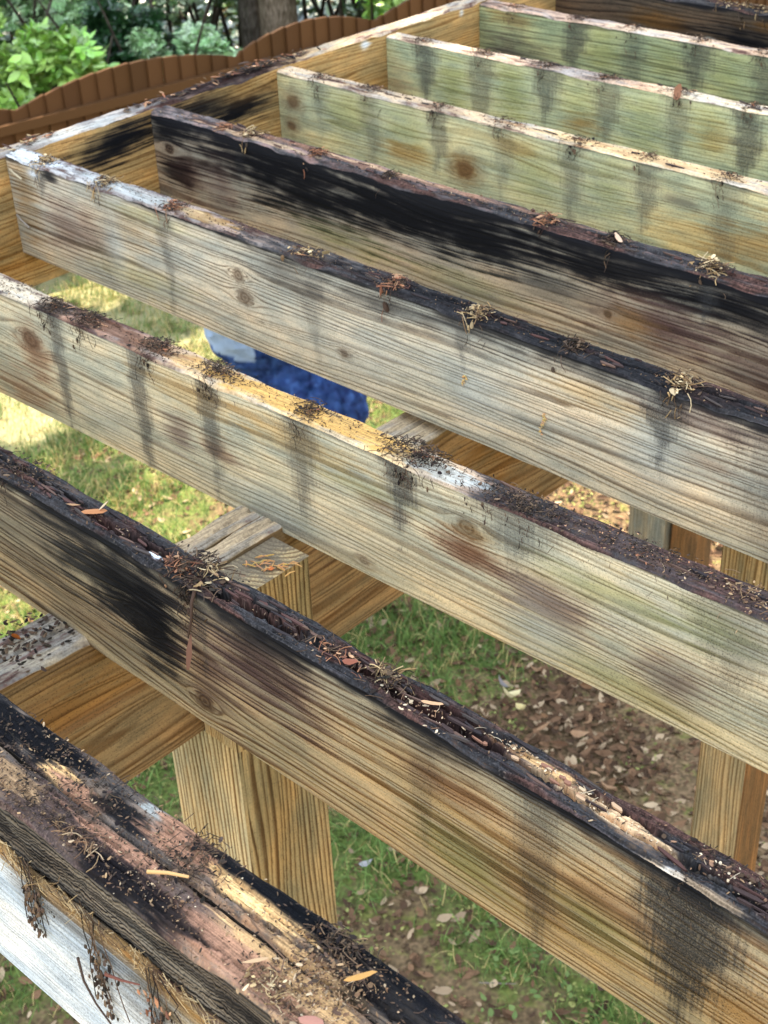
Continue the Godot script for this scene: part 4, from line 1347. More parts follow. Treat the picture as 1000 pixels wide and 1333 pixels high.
	mesh_node(board(specs.beam, b0, 0.006, 10, 0.0010, [[0.75, 0.02, 1.2, 0.017, 0.0008, 0.003]], 0.28, 2.75, 0.003), wood.beam, "ply", beam)
	mesh_node(board(specs.beam, b1, 0.006, 10, 0.0014, [[0.75, 0.012, 1.0, 0.016, 0.0012, 0.004], [0.9, 0.028, 1.2, 0.024, 0.001, 0.003]], 0.28, 2.75, 0.004), wood.beam, "ply", beam)
	# notched post: a shaft under the beam and a tongue that rises beside it
	var post := Node3D.new()
	put(post, "notched_post")
	tag(post, "square yellow-brown post, notched under the orange beam, its sawn top showing growth rings", "post")
	var eg := end_grain()
	upright("shaft", -1.170, -1.028, -0.930, -0.790, -2.05, -0.412, wood.post2, wood.post, post)
	upright("tongue", -1.0905, -1.0275, -0.9305, -0.7895, -0.4115, -0.196, wood.post2, wood.post, post, eg)
	var r1 := upright("square_post", -0.814, -0.729, -1.615, -1.531, -2.05, -0.192, wood.post3, wood.amber, null)
	tag(r1, "square post at the right edge with a round knot, pale front and orange side", "post")
	var r2 := Node3D.new()
	put(r2, "paired_post")
	tag(r2, "post of two upright boards, one grey and one orange, seen small between two joists", "post")
	upright("grey_board", -1.842, -1.724, -2.99, -2.90, -2.05, -0.19, wood.grey, wood.grey, r2)
	upright("orange_board", -1.716, -1.632, -3.01, -2.925, -2.05, -0.19, wood.amber, wood.amber, r2)


func fence_x(z: float) -> float:
	return -6.49 - 0.142 * (z + 4.1)


func fence_top(z: float) -> float:
	var cusps := [-0.4, -1.6, -2.85, -4.10, -5.46, -6.49, -7.60, -8.70, -9.8, -10.9]
	for i in cusps.size() - 1:
		if z <= cusps[i] and z >= cusps[i + 1]:
			var s: float = (cusps[i] - z) / (cusps[i] - cusps[i + 1])
			return -1.47 + 0.102 * pow(sin(PI * s), 0.85) - 0.02 * s
	return -1.47


func build_fence() -> void:
	var f := Node3D.new()
	put(f, "picket_fence")
	tag(f, "brown stained picket fence with a scalloped top, beyond the rim of the deck", "fence")
	var mats: Array = []
	for i in 4:
		var m := paint([Color(0.3036, 0.1952, 0.0937), Color(0.2821, 0.1806, 0.0869), Color(0.3251, 0.2098, 0.1084), Color(0.2958, 0.1875, 0.0937)][i], 0.8)
		mats.append(m)
	rng.seed = 31
	var pitch := 0.104
	for i in 82:
		var z := -1.9 - pitch * i
		var mb := MB.new()
		var z0 := z - 0.0514
		var z1 := z + 0.0514
		var xa := fence_x(z) + rng.randf_range(-0.002, 0.002)
		var y0 := ground_y(xa, z) + 0.05
		# cut to the curve in three steps across its width
		for s in 3:
			var za := lerpf(z1, z0, s / 3.0)
			var zb := lerpf(z1, z0, (s + 1) / 3.0)
			var ta := fence_top(za)
			var tb := fence_top(zb)
			var h := 0.009
			mb.quad(Vector3(xa + h, ta, za), Vector3(xa + h, tb, zb), Vector3(xa + h, y0, zb), Vector3(xa + h, y0, za))
			mb.quad(Vector3(xa - h, tb, zb), Vector3(xa - h, ta, za), Vector3(xa - h, y0, za), Vector3(xa - h, y0, zb))
			mb.quad(Vector3(xa - h, tb, zb), Vector3(xa + h, tb, zb), Vector3(xa + h, ta, za), Vector3(xa - h, ta, za))
			if s == 0: mb.quad(Vector3(xa - h, ta, za), Vector3(xa + h, ta, za), Vector3(xa + h, y0, za), Vector3(xa - h, y0, za))
			if s == 2: mb.quad(Vector3(xa + h, tb, zb), Vector3(xa - h, tb, zb), Vector3(xa - h, y0, zb), Vector3(xa + h, y0, zb))
		mesh_node(mb.build(false, false), mats[rng.randi() % 4], "picket", f)
	var rail := paint(Color(0.3182, 0.2098, 0.1084), 0.8)
	for y in [-1.575, -2.15]:
		var mb := MB.new()
		var a := Vector3(fence_x(-1.8) + 0.011, y, -1.8)
		var b := Vector3(fence_x(-10.4) + 0.011, y - 0.02, -10.4)
		var w := Vector3(0.038, 0, 0)
		var u := Vector3(0, 0.05, 0)
		mb.quad(a + u, b + u, b + u + w, a + u + w)
		mb.quad(a + u + w, b + u + w, b + w, a + w)
		mb.quad(a + w, b + w, b, a)
		mb.quad(a, b, b + u, a + u)
		mesh_node(mb.build(false, false), rail, "rail", f)
	for z in [-1.9, -4.1, -6.49, -8.7]:
		var mb := MB.new()
		var x := fence_x(z) - 0.105
		mb.box(Vector3(x, ground_y(x, z) - 0.1, z - 0.045), Vector3(x + 0.09, -1.56, z + 0.045))
		mesh_node(mb.build(false, false), rail, "fence_post", f)


func build_trees() -> void:
	rng.seed = 41
	var leafy := tinted(0.28, 0.5)
	leafy.metallic_specular = 0.6
	var small := spray_mesh(9, 0.30, 0.13)
	var big := spray_mesh(7, 0.55, 0.24)
	var g_mid := [[71, 114, 50], [87, 133, 62], [57, 101, 48], [103, 144, 73]]
	var g_pale := [[159, 194, 135], [187, 215, 163], [128, 170, 107], [205, 226, 182]]
	var g_yel := [[167, 206, 96], [135, 184, 75], [195, 225, 126]]
	var g_dark := [[38, 72, 36], [32, 62, 32], [48, 84, 44]]
	var stem := bark(Color(0.24, 0.19, 0.14), 61)
	# shrubs beyond the fence: [azimuth, distance, height, spread, kind, label]
	var list := [
		[-60.2, 9.2, 1.75, 0.45, 2, "large-leaved yellow-green shrub at the left edge, close behind the fence"],
		[-56.6, 9.0, 1.15, 0.42, 2, "bright large-leaved shrub in front of the dark gap behind the fence"],
		[-54.6, 10.4, 2.0, 0.7, 1, "pale silvery shrub left of the middle of the hedge"],
		[-52.6, 9.6, 1.35, 0.5, 3, "dark green dense shrub behind the highest part of the fence"],
		[-51.8, 9.4, 0.95, 0.36, 1, "pale fine-leaved shrub just left of the twin trunks"],
		[-48.6, 9.2, 0.75, 0.30, 1, "low grey-green shrub at the foot of the tree trunks"],
		[-44.6, 10.8, 1.5, 0.6, 3, "dark green shrub right of the tree trunks"],
		[-42.6, 10.2, 1.3, 0.7, 2, "broad-leaved shrub at the right end of the fence"],
		[-58.0, 12.5, 2.6, 1.1, 3, "dark tall shrub at the back on the left"],
		[-53.5, 13.0, 2.6, 1.1, 0, "green tall shrub at the back in the middle"],
		[-50.2, 13.6, 2.8, 1.3, 3, "dark tall shrub behind the tree trunks"],
		[-45.0, 13.4, 2.6, 1.2, 0, "green tall shrub at the back on the right"],
		[-62.5, 11.5, 2.3, 1.0, 3, "dark shrub beyond the left end of the fence"],
		[-40.0, 12.5, 2.3, 1.2, 3, "dark shrub beyond the right end of the fence"],
		[-62.0, 10.6, 2.0, 0.8, 1, "pale shrub at the far left edge behind the large-leaved one"],
		[-58.4, 10.9, 2.1, 0.8, 0, "green shrub filling the gap between the two large-leaved ones"],
		[-56.0, 11.8, 2.3, 0.9, 1, "pale shrub behind the bright large-leaved one"],
		[-51.6, 11.9, 2.4, 0.9, 1, "pale tall shrub to the left of the trunk pair"],
		[-49.0, 12.4, 2.4, 0.9, 0, "green shrub right behind the trunk pair"],
		[-46.2, 12.2, 2.4, 0.9, 1, "pale shrub to the right of the trunk pair"],
		[-43.4, 11.8, 2.2, 0.9, 0, "green shrub behind the broad-leaved one on the right"]]
	for i in list.size():
		var q: Array = list[i]
		var t := Node3D.new()
		put(t, "shrub")
		var at := far_at(az(q[0]), q[1])
		t.position = at
		tag(t, q[5], "shrub", "shrubs beyond the fence")
		var h: float = q[2]
		var w: float = q[3]
		var paths: Array = []
		for s in 5:
			var dv := Vector3(rng.randfn() * 0.35, 1, rng.randfn() * 0.35) * h
			paths.append([[Vector3.ZERO, dv * 0.4 + Vector3(rng.randfn(), 0, rng.randfn()) * 0.05, dv * 0.9], [0.022, 0.015, 0.005]])
		mesh_node(limb_mesh(paths), stem, "stem", t)
		var lobes: Array = []
		for s in 9:
			var a := rng.randf() * TAU
			var rr := sqrt(rng.randf()) * w * 0.8
			var hh := rng.randf_range(0.35, 0.92) * h
			lobes.append([Vector3(cos(a) * rr, hh, sin(a) * rr), Vector3.ONE * w * rng.randf_range(0.28, 0.5)])
		var kind: int = q[4]
		var n := 800 if kind == 2 else 2300
		crown(t, n, big if kind == 2 else small, leafy, lobes, 0.078 if kind == 2 else 0.058, [g_mid, g_pale, g_yel, g_dark][kind], 500 + i)
	# ivy and brambles on the woodland floor
	var xf: Array = []
	var cols: Array = []
	for i in 9000:
		var x := rng.randf_range(-20.0, -6.9)
		var z := rng.randf_range(-18.0, -2.0)
		if x > fence_x(z) - 0.3: continue
		xf.append(Transform3D(turn(rng.randf() * TAU, rng.randfn(0.0, 0.3), rng.randfn(0.0, 0.3), Vector3.ONE * rng.randf_range(0.10, 0.22)), Vector3(x, ground_y(x, z) + rng.randf() * 0.25, z)))
		cols.append(tone2([30, 50, 26], [66, 92, 46]))
	many("woodland_undergrowth", "dark ivy and brambles covering the floor beyond the fence", "undergrowth", big, leafy, xf, cols)
	# tall trees whose trunks show between the shrubs
	var trees := [[-48.35, 11.2, 0.10, "slim dark trunk, left one of the pair beyond the fence"], [-47.35, 10.9, 0.135, "stout brown trunk, right one of the pair beyond the fence"], [-56.7, 12.2, 0.09, "dim trunk in the shade at the far left behind the shrubs"]]
	for i in trees.size():
		var q: Array = trees[i]
		var t := Node3D.new()
		put(t, "tall_tree")
		t.position = far_at(az(q[0]), q[1])
		tag(t, q[3], "tree", "tall trees beyond the fence")
		var r: float = q[2]
		var paths := [[[Vector3(0, -0.1, 0), Vector3(0.02, 0.3, 0), Vector3(0.03, 2.5, 0.05), Vector3(-0.05, 5.0, 0.0), Vector3(0, 7.5, 0)], [r * 1.5, r * 1.08, r, r * 0.75, r * 0.2]]]
		for s in 6:
			var a := TAU * s / 6.0 + rng.randf()
			paths.append([[Vector3(0, 4.0 + s * 0.4, 0), Vector3(cos(a) * 0.9, 5.0 + s * 0.4, sin(a) * 0.9), Vector3(cos(a) * 1.8, 5.6 + s * 0.4, sin(a) * 1.8)], [r * 0.4, r * 0.25, r * 0.08]])
		mesh_node(limb_mesh(paths), bark([Color(0.38, 0.33, 0.27), Color(0.62, 0.52, 0.41), Color(0.32, 0.27, 0.22)][i], 70 + i * 2), "trunk", t)
		var lobes: Array = []
		for s in 12:
			var a := rng.randf() * TAU
			lobes.append([Vector3(cos(a) * 1.7, rng.randf_range(6.0, 9.0), sin(a) * 1.7), Vector3.ONE * rng.randf_range(0.5, 0.9)])
		crown(t, 220, big, leafy, lobes, 0.22, g_mid, 600 + i)


# the tree outside the frame, on the right, whose crown shades the deck
func build_shade_tree() -> void:
	rng.seed = 47
	var t := Node3D.new()
	put(t, "shade_tree")
	t.position = Vector3(1.4, -2.0, -5.8)
	tag(t, "leaning tree outside the frame whose crown shades the deck", "tree")
	var paths := [[[Vector3(0.2, -0.1, 0.1), Vector3(0, 1.2, 0), Vector3(-0.7, 3.6, 0.2), Vector3(-2.0, 5.8, 0.4), Vector3(-3.6, 7.2, 0.6)], [0.26, 0.19, 0.16, 0.11, 0.04]]]
	for s in 9:
		var a := TAU * s / 9.0 + rng.randf() * 0.5
		var c := Vector3(-3.9, 7.2, 0.8)
		paths.append([[Vector3(-2.0, 5.8, 0.4), Vector3(-3.0, 6.6, 0.6) + Vector3(cos(a), 0, sin(a)) * 0.7, c + Vector3(cos(a) * 1.9, rng.randf_range(-0.4, 0.8), sin(a) * 2.1)], [0.07, 0.045, 0.012]])
	mesh_node(limb_mesh(paths), bark(Color(0.36, 0.30, 0.24), 90), "trunk", t)
	var lobes: Array = []
	for s in 26:
		var a := rng.randf() * TAU
		var r := sqrt(rng.randf())
		lobes.append([Vector3(-3.9 + cos(a) * 1.9 * r, rng.randf_range(6.6, 8.2), 0.9 + sin(a) * 2.2 * r), Vector3(0.6, 0.45, 0.6) * rng.randf_range(0.8, 1.2)])
	crown(t, 2300, spray_mesh(7, 0.55, 0.24), tinted(0.4, 0.8), lobes, 0.20, [[62, 100, 44], [76, 116, 54], [50, 88, 42], [90, 126, 64]], 650)


func build_person() -> void:
	var fd := Vector3(-0.735, 0, 0.677).normalized()
	var sd := Vector3(fd.z, 0, -fd.x)      # to the figure's side
	var hips := Vector3(-2.63, -1.115, -2.40)
	var up := Vector3.UP
	var gy := ground_y(hips.x, hips.z)
	var sh := hips + fd * 0.20 + up * 0.46
	var head := sh + fd * 0.13 + up * 0.19
	var bones: Array = []
	# ids: 0 jeans, 1 shirt, 2 skin, 3 boots
	bones.append([hips - fd * 0.035 + sd * 0.055 - up * 0.01, 0.125, hips - fd * 0.035 - sd * 0.055 - up * 0.01, 0.125, 0])
	bones.append([hips - fd * 0.075 + sd * 0.075 - up * 0.045, 0.112, hips - fd * 0.01 + sd * 0.08 + up * 0.0, 0.10, 0])
	bones.append([hips - fd * 0.075 - sd * 0.075 - up * 0.045, 0.112, hips - fd * 0.01 - sd * 0.08 + up * 0.0, 0.10, 0])
	bones.append([hips + fd * 0.035 + up * 0.06, 0.138, hips + fd * 0.10 + up * 0.22, 0.140, 1])
	bones.append([hips + fd * 0.10 + up * 0.22 + sd * 0.04, 0.135, sh - fd * 0.06 - up * 0.05 + sd * 0.06, 0.14, 1])
	bones.append([hips + fd * 0.10 + up * 0.22 - sd * 0.04, 0.135, sh - fd * 0.06 - up * 0.05 - sd * 0.06, 0.14, 1])
	bones.append([sh + sd * 0.17, 0.068, sh - sd * 0.17, 0.068, 1])
	bones.append([sh, 0.06, head, 0.055, 2])
	for s: float in [1.0, -1.0]:
		var hip := hips + sd * 0.10 * s - up * 0.04
		var foot := Vector3(hips.x, 0, hips.z) + sd * 0.14 * s + fd * (0.05 if s > 0 else -0.12)
		foot.y = ground_y(foot.x, foot.z)
		var ank := foot + up * 0.09 - fd * 0.06
		var knee := hip.lerp(ank, 0.5) + fd * 0.07
		bones.append([hip, 0.098, knee, 0.068, 0])
		bones.append([knee, 0.068, ank + up * 0.02, 0.052, 0])
		bones.append([foot + up * 0.045 - fd * 0.07, 0.045, foot + up * 0.036 + fd * 0.14, 0.036, 3])
		var shoulder := sh + sd * 0.19 * s
		var elbow := shoulder + fd * 0.03 + up * 0.05 + sd * 0.16 * s
		var wrist := elbow + fd * 0.05 + up * 0.05 - sd * 0.13 * s
		bones.append([shoulder, 0.058, shoulder.lerp(elbow, 0.6), 0.05, 1])
		bones.append([shoulder.lerp(elbow, 0.6), 0.043, elbow, 0.040, 2])
		bones.append([elbow, 0.040, wrist, 0.027, 2])
	var nz := noise(1501, 1.0, 3)
	var tone := func(i: int, p: Vector3) -> Color:
		var a := nz.get_noise_3dv(p * 26.0)
		var b := nz.get_noise_3dv(p * Vector3(60, 25, 60))
		var u := (p - hips).dot(fd)
		var hem := p.y - hips.y - (0.130 + 0.20 * u if u > 0.10 else 0.24)
		if i <= 1 and (hem < 0.0 or i == 0 and hem < 0.03): return lin(maxf(10.0, 36 + 34 * a + 22 * b), maxf(16.0, 56 + 46 * a + 26 * b), maxf(34.0, 98 + 62 * a + 30 * b))
		if i <= 1: return lin(134 + 10 * a, 152 + 10 * a, 176 + 10 * a)
		if i == 3: return lin(90, 66, 46)
		return lin(196, 148, 120)
	var o := mesh_node(body(bones, 0.012, 0.05, tone, noise(1511, 1.0, 2)), tinted(0.9), "person")
	tag(o, "person in blue jeans and pale blue shirt bending down beneath the deck frame", "person")
	# head, with a face looking down
	var hb: Array = []
	var look := (fd * 0.75 - up * 0.65).normalized()
	var crownv := (fd * 0.65 + up * 0.75).normalized()
	hb.append([head + crownv * 0.03 + look * 0.0, 0.088, head + crownv * 0.055 - look * 0.03, 0.088, 2])
	hb.append([head + look * 0.035 - crownv * 0.03, 0.060, head + look * 0.04 - crownv * 0.075, 0.042, 2])
	hb.append([head + look * 0.092 + crownv * 0.012, 0.010, head + look * 0.112 - crownv * 0.022, 0.014, 2])
	hb.append([head + look * 0.082 - crownv * 0.052 + sd * 0.02, 0.008, head + look * 0.082 - crownv * 0.052 - sd * 0.02, 0.008, 5])
	for s: float in [1.0, -1.0]:
		hb.append([head + sd * 0.088 * s + crownv * 0.02, 0.014, head + sd * 0.090 * s - crownv * 0.02, 0.010, 2])
		hb.append([head + look * 0.078 + sd * 0.032 * s + crownv * 0.020, 0.012, head + look * 0.078 + sd * 0.034 * s + crownv * 0.020, 0.012, 4])
	var ht := func(i: int, _p: Vector3) -> Color:
		if i == 4: return lin(60, 45, 38)
		if i == 5: return lin(160, 96, 84)
		return lin(200, 150, 122)
	mesh_node(body(hb, 0.006, 0.012, ht), tinted(0.7), "head", o)
	var hair: Array = [[head + crownv * 0.05 - look * 0.02, 0.094, head + crownv * 0.03 - look * 0.045, 0.088, 0]]
	mesh_node(body(hair, 0.008, 0.01, func(_i: int, _p: Vector3) -> Color: return lin(72, 52, 38)), tinted(0.8), "hair", o)
	for s: float in [1.0, -1.0]:
		var shoulder := sh + sd * 0.19 * s
		var elbow := shoulder + fd * 0.03 + up * 0.05 + sd * 0.16 * s
		var wrist := elbow + fd * 0.05 + up * 0.05 - sd * 0.13 * s
		var dv := (wrist - elbow).normalized()
		var ac := sd * s
		var nn := dv.cross(ac).normalized()
		var fb: Array = [[wrist, 0.024, wrist + dv * 0.05, 0.026, 2], [wrist + dv * 0.05 - ac * 0.022, 0.014, wrist + dv * 0.085 - ac * 0.026, 0.012, 2], [wrist + dv * 0.05 + ac * 0.022, 0.014, wrist + dv * 0.085 + ac * 0.026, 0.012, 2]]
		for i in 4:
			var off := (i - 1.5) * 0.019
			var L: float = [0.062, 0.074, 0.070, 0.054][i]
			var k0 := wrist + dv * 0.085 + ac * off
			var k1 := k0 + (dv * 0.85 + nn * 0.5).normalized() * L * 0.55
			fb.append([k0, 0.0095, k1, 0.0088, 2])
			fb.append([k1, 0.0088, k1 + (dv * 0.4 + nn * 0.9).normalized() * L * 0.5, 0.0078, 2])
		var th: Vector3 = wrist + dv * 0.03 - ac * 0.026
		fb.append([th, 0.013, th - ac * 0.026 + dv * 0.032 + nn * 0.014, 0.0105, 2])
		fb.append([th - ac * 0.026 + dv * 0.032 + nn * 0.014, 0.0105, th - ac * 0.028 + dv * 0.058 + nn * 0.026, 0.009, 2])
		mesh_node(body(fb, 0.004, 0.006, ht), tinted(0.7), "hand", o)


func tone2(a: Array, b: Array) -> Color:
	var k := rng.randf()
	return lin(lerpf(a[0], b[0], k), lerpf(a[1], b[1], k), lerpf(a[2], b[2], k))


func build_ground_cover() -> void:
	rng.seed = 51
	# grass blades
	var xf: Array = []
	var cols: Array = []
	var tries := 0
	while xf.size() < 64000 and tries < 260000:
		tries += 1
		var x := rng.randf_range(-6.3, -0.9)
		var z := rng.randf_range(-5.2, -0.4)
		if x < -2.9 and z > -1.4: continue
		if x > -2.4 and z < -3.9: continue
		var g := grassy(x, z)
		var lawn := smooth(-2.9, -3.9, x)
		if rng.randf() > ((g - 0.22) * 1.3 + lawn * 0.05) * (1.0 - 0.6 * smooth(-4.3, -5.0, x)): continue
		var s := rng.randf_range(0.3, 0.85) * (0.5 + 0.6 * g)
		xf.append(Transform3D(turn(rng.randf() * TAU, rng.randfn(0.0, 0.3), rng.randfn(0.0, 0.35), Vector3(s, s, s * 1.3)), Vector3(x, ground_y(x, z), z)))
		if rng.randf() < 0.16 + 0.22 * lawn: cols.append(tone2([150, 136, 84], [206, 182, 124]))
		else: cols.append(tone2([66, 92, 44], [122, 146, 76]))
	many("grass", "short patchy grass growing in the lawn around the posts", "grass", blade_mesh(), tinted(0.7, 0.5), xf, cols)
	# moss and tiny weeds
	xf = []
	cols = []
	for i in 34000:
		var x := rng.randf_range(-3.2, -0.7)
		var z := rng.randf_range(-3.9, -0.4)
		var m := n_g1.get_noise_2d(x * 3.0 + 20.0, z * 3.0) + 0.1
		if rng.randf() > m * 1.6 + 0.30 - 0.5 * litter(x, z): continue
		var s := rng.randf_range(0.003, 0.008)
		xf.append(Transform3D(turn(rng.randf() * TAU, rng.randfn(0.0, 0.4), rng.randfn(0.0, 0.4), Vector3(s, s, s)), Vector3(x, ground_y(x, z) + rng.randf() * 0.012, z)))
		var k := rng.randf()
		cols.append(lin(lerpf(96, 160, k), lerpf(108, 154, k), lerpf(54, 92, k)))
	many("moss", "low moss and small weeds on the bare soil", "moss", leaf_mesh(1.0, 0.55, 0.2, 0.2), tinted(0.9, 0.2), xf, cols)
	# small scraps of litter
	xf = []
	cols = []
	for i in 46000:
		var x := rng.randf_range(-4.6, -0.7)
		var z := rng.randf_range(-4.6, -0.4)
		var l := litter(x, z)
		if rng.randf() > 0.16 + l * 0.9: continue
		var s := rng.randf_range(0.007, 0.021)
		xf.append(Transform3D(turn(rng.randf() * TAU, rng.randfn(0.0, 0.35), rng.randfn(0.0, 0.35), Vector3(s * rng.randf_range(0.7, 1.6), s, s)), Vector3(x, ground_y(x, z) + 0.003 + rng.randf() * 0.006, z)))
		var k := rng.randf()
		if k < 0.14: cols.append(tone2([140, 118, 92], [184, 158, 126]))
		else: cols.append(tone2([70, 52, 38], [128, 96, 70]))
	many("leaf_litter", "scraps of dry leaf and bark strewn over the soil", "leaf litter", leaf_mesh(0.9, 0.55, 0.15, 0.3), tinted(0.9), xf, cols)
	# clods of soil
	xf = []
	cols = []
	for i in 14000:
		var x := rng.randf_range(-3.0, -0.8)
		var z := rng.randf_range(-3.9, -0.5)
		if rng.randf() < grassy(x, z) * 1.4: continue
		var s := rng.randf_range(0.002, 0.008)
		xf.append(Transform3D(turn(rng.randf() * TAU, rng.randfn(), rng.randfn(), Vector3(s, s * 0.7, s)), Vector3(x, ground_y(x, z) + 0.001, z)))
		cols.append(tone2([70, 54, 40], [128, 104, 78]))
	var clod := MB.new()
	clod.chip(Vector3.ZERO, Vector3.RIGHT, Vector3.BACK * 0.9, Vector3.UP * 0.9, 0.1, rng)
	many("soil_clods", "small clods of soil on the bare ground", "soil", clod.build(), tinted(0.95), xf, cols)
	# leaves that can be told apart
	var shapes := [leaf_mesh(0.5, 0.15, 0.10, 0.28), leaf_mesh(0.5, 0.20, 0.16, 0.40), leaf_mesh(0.5, 0.17, -0.10, -0.25)]
	var paints := [paint(Color(0.50, 0.37, 0.26)), paint(Color(0.57, 0.43, 0.31)), paint(Color(0.40, 0.29, 0.21)), paint(Color(0.63, 0.50, 0.38)), paint(Color(0.46, 0.38, 0.30))]
	for p in paints: p.cull_mode = BaseMaterial3D.CULL_DISABLED
	var n := 0
	while n < 290:
		var x := rng.randf_range(-4.4, -0.9)
		var z := rng.randf_range(-3.8, -0.7)
		if rng.randf() > 0.10 + litter(x, z): continue
		var o := mesh_node(shapes[rng.randi() % 3], paints[rng.randi() % 5], "fallen_leaf")
		var s := rng.randf_range(0.030, 0.062)
		o.transform = Transform3D(turn(rng.randf() * TAU, rng.randfn(0.0, 0.4), rng.randfn(0.0, 0.4), Vector3(s, s, s * rng.randf_range(0.6, 1.2))), Vector3(x, ground_y(x, z) + 0.012, z))
		var place := "on the lawn left of the orange beam" if x < -2.75 else ("in the litter right of the orange beam" if z < -2.3 else ("on mossy soil below the nearest single joist" if z < -1.5 else "on the ground beneath the edge joist"))
		tag(o, "%s dry leaf lying %s" % [["brown", "tan", "dark brown", "pale tan", "grey-brown"][paints.find(o.material_override)], place], "leaf", "dry leaves on the ground")
		n += 1
	# a few that stand out
	var odd := [[-1.96, -2.52, 0.080, Color(0.86, 0.80, 0.62), "cream coloured curled leaf in the litter right of the beam"], [-1.90, -2.50, 0.060, Color(0.80, 0.73, 0.52), "pale yellow folded leaf beside the cream one"], [-1.83, -1.77, 0.045, Color(0.66, 0.64, 0.64), "grey leaf on the grass right of the notched post"], [-2.02, -2.55, 0.045, Color(0.52, 0.49, 0.48), "dull grey leaf in the litter below the second joist"]]
	for q in odd:
		var m := paint(q[3], 0.7)
		m.cull_mode = BaseMaterial3D.CULL_DISABLED
		var o := mesh_node(shapes[1], m, "fallen_leaf")
		o.transform = Transform3D(turn(rng.randf() * TAU, 0.2, 0.3, Vector3.ONE * q[2]), Vector3(q[0], ground_y(q[0], q[1]) + 0.02, q[1]))
		tag(o, q[4], "leaf")
	# seedlings
	var green := tinted(0.6, 0.6)
	var lf := leaf_mesh(0.5, 0.30, 0.05, 0.06)
	var arr := lf.surface_get_arrays(0)
	var vs: PackedVector3Array = arr[Mesh.ARRAY_VERTEX]
	var ix: PackedInt32Array = arr[Mesh.ARRAY_INDEX]
	var plants := [[-1.30, -1.76, 0.045, 10, "sprawling light green weed below the nearest joist"], [-1.36, -1.84, 0.04, 9, "small weed beside the sprawling one"], [-1.24, -1.68, 0.055, 5, "broad-leaved seedling at the bottom edge of the picture"], [-1.62, -1.96, 0.035, 9, "tiny clover patch under the nearest joist"], [-1.50, -1.83, 0.035, 8, "tiny clover in the moss near the edge joist"], [-1.42, -1.93, 0.035, 8, "low weed close under the lower edge of the nearest joist"]]
	for q in plants:
		var mb := MB.new()
		for i in int(q[3]) * 2:
			var a := rng.randf() * TAU
			var r: float = sqrt(rng.randf()) * q[2] * 2.0
			var b := turn(a, rng.randfn(0.0, 0.3), rng.randfn(0.0, 0.3), Vector3.ONE * q[2] * rng.randf_range(0.22, 0.5))
			var at := Vector3(cos(a) * r, rng.randf_range(0.008, 0.05), sin(a) * r)
			mb.col = tone2([84, 104, 54], [122, 138, 80])
			for t in range(0, ix.size(), 3): mb.tri(at + b * vs[ix[t]], at + b * vs[ix[t + 1]], at + b * vs[ix[t + 2]])
		var o := mesh_node(mb.build(), green, "weed")
		o.position = Vector3(q[0], ground_y(q[0], q[1]), q[1])
		tag(o, q[4], "weed", "", "stuff")
	twig("fallen_stick", "thin grey stick on the bare soil between the edge joist and the nearest joist", "stick", [Vector3(-1.42, -1.985, -1.66), Vector3(-1.36, -1.975, -1.70), Vector3(-1.29, -1.98, -1.76)], 0.003, 0.0015, lin(128, 116, 104))


func crumbs(k: int, called_label: String, xa: float, xb: float, n: int, dark: float) -> void:
	var xf: Array = []
	var cols: Array = []
	var w1: float = JT[k]
	for i in n:
		var x := rng.randf_range(xa, xb)
		var dg := fposmod(x - GAP0 + GAP * 0.5, GAP) - GAP * 0.5
		if rng.randf() > 0.30 + 0.7 * exp(-dg * dg / 0.0012): continue
		var w := rng.randf_range(0.001, w1 - 0.001)
		var s := rng.randf_range(0.0004, 0.0012)
		xf.append(Transform3D(turn(rng.randf() * TAU, rng.randfn(), rng.randfn(), Vector3(s * rng.randf_range(1.0, 2.4), s, s)), Vector3(x, jy(k, x) + 0.0012, jz(k, x) - w)))
		cols.append(pick_col(DIRT) if rng.randf() < dark else pick_col(FRASS))
	var mb := MB.new()
	mb.chip(Vector3.ZERO, Vector3.RIGHT, Vector3.BACK * 0.8, Vector3.UP * 0.6, 0.0, null)
	many("wood_crumbs", called_label, "debris", mb.build(), debris_mat, xf, cols)


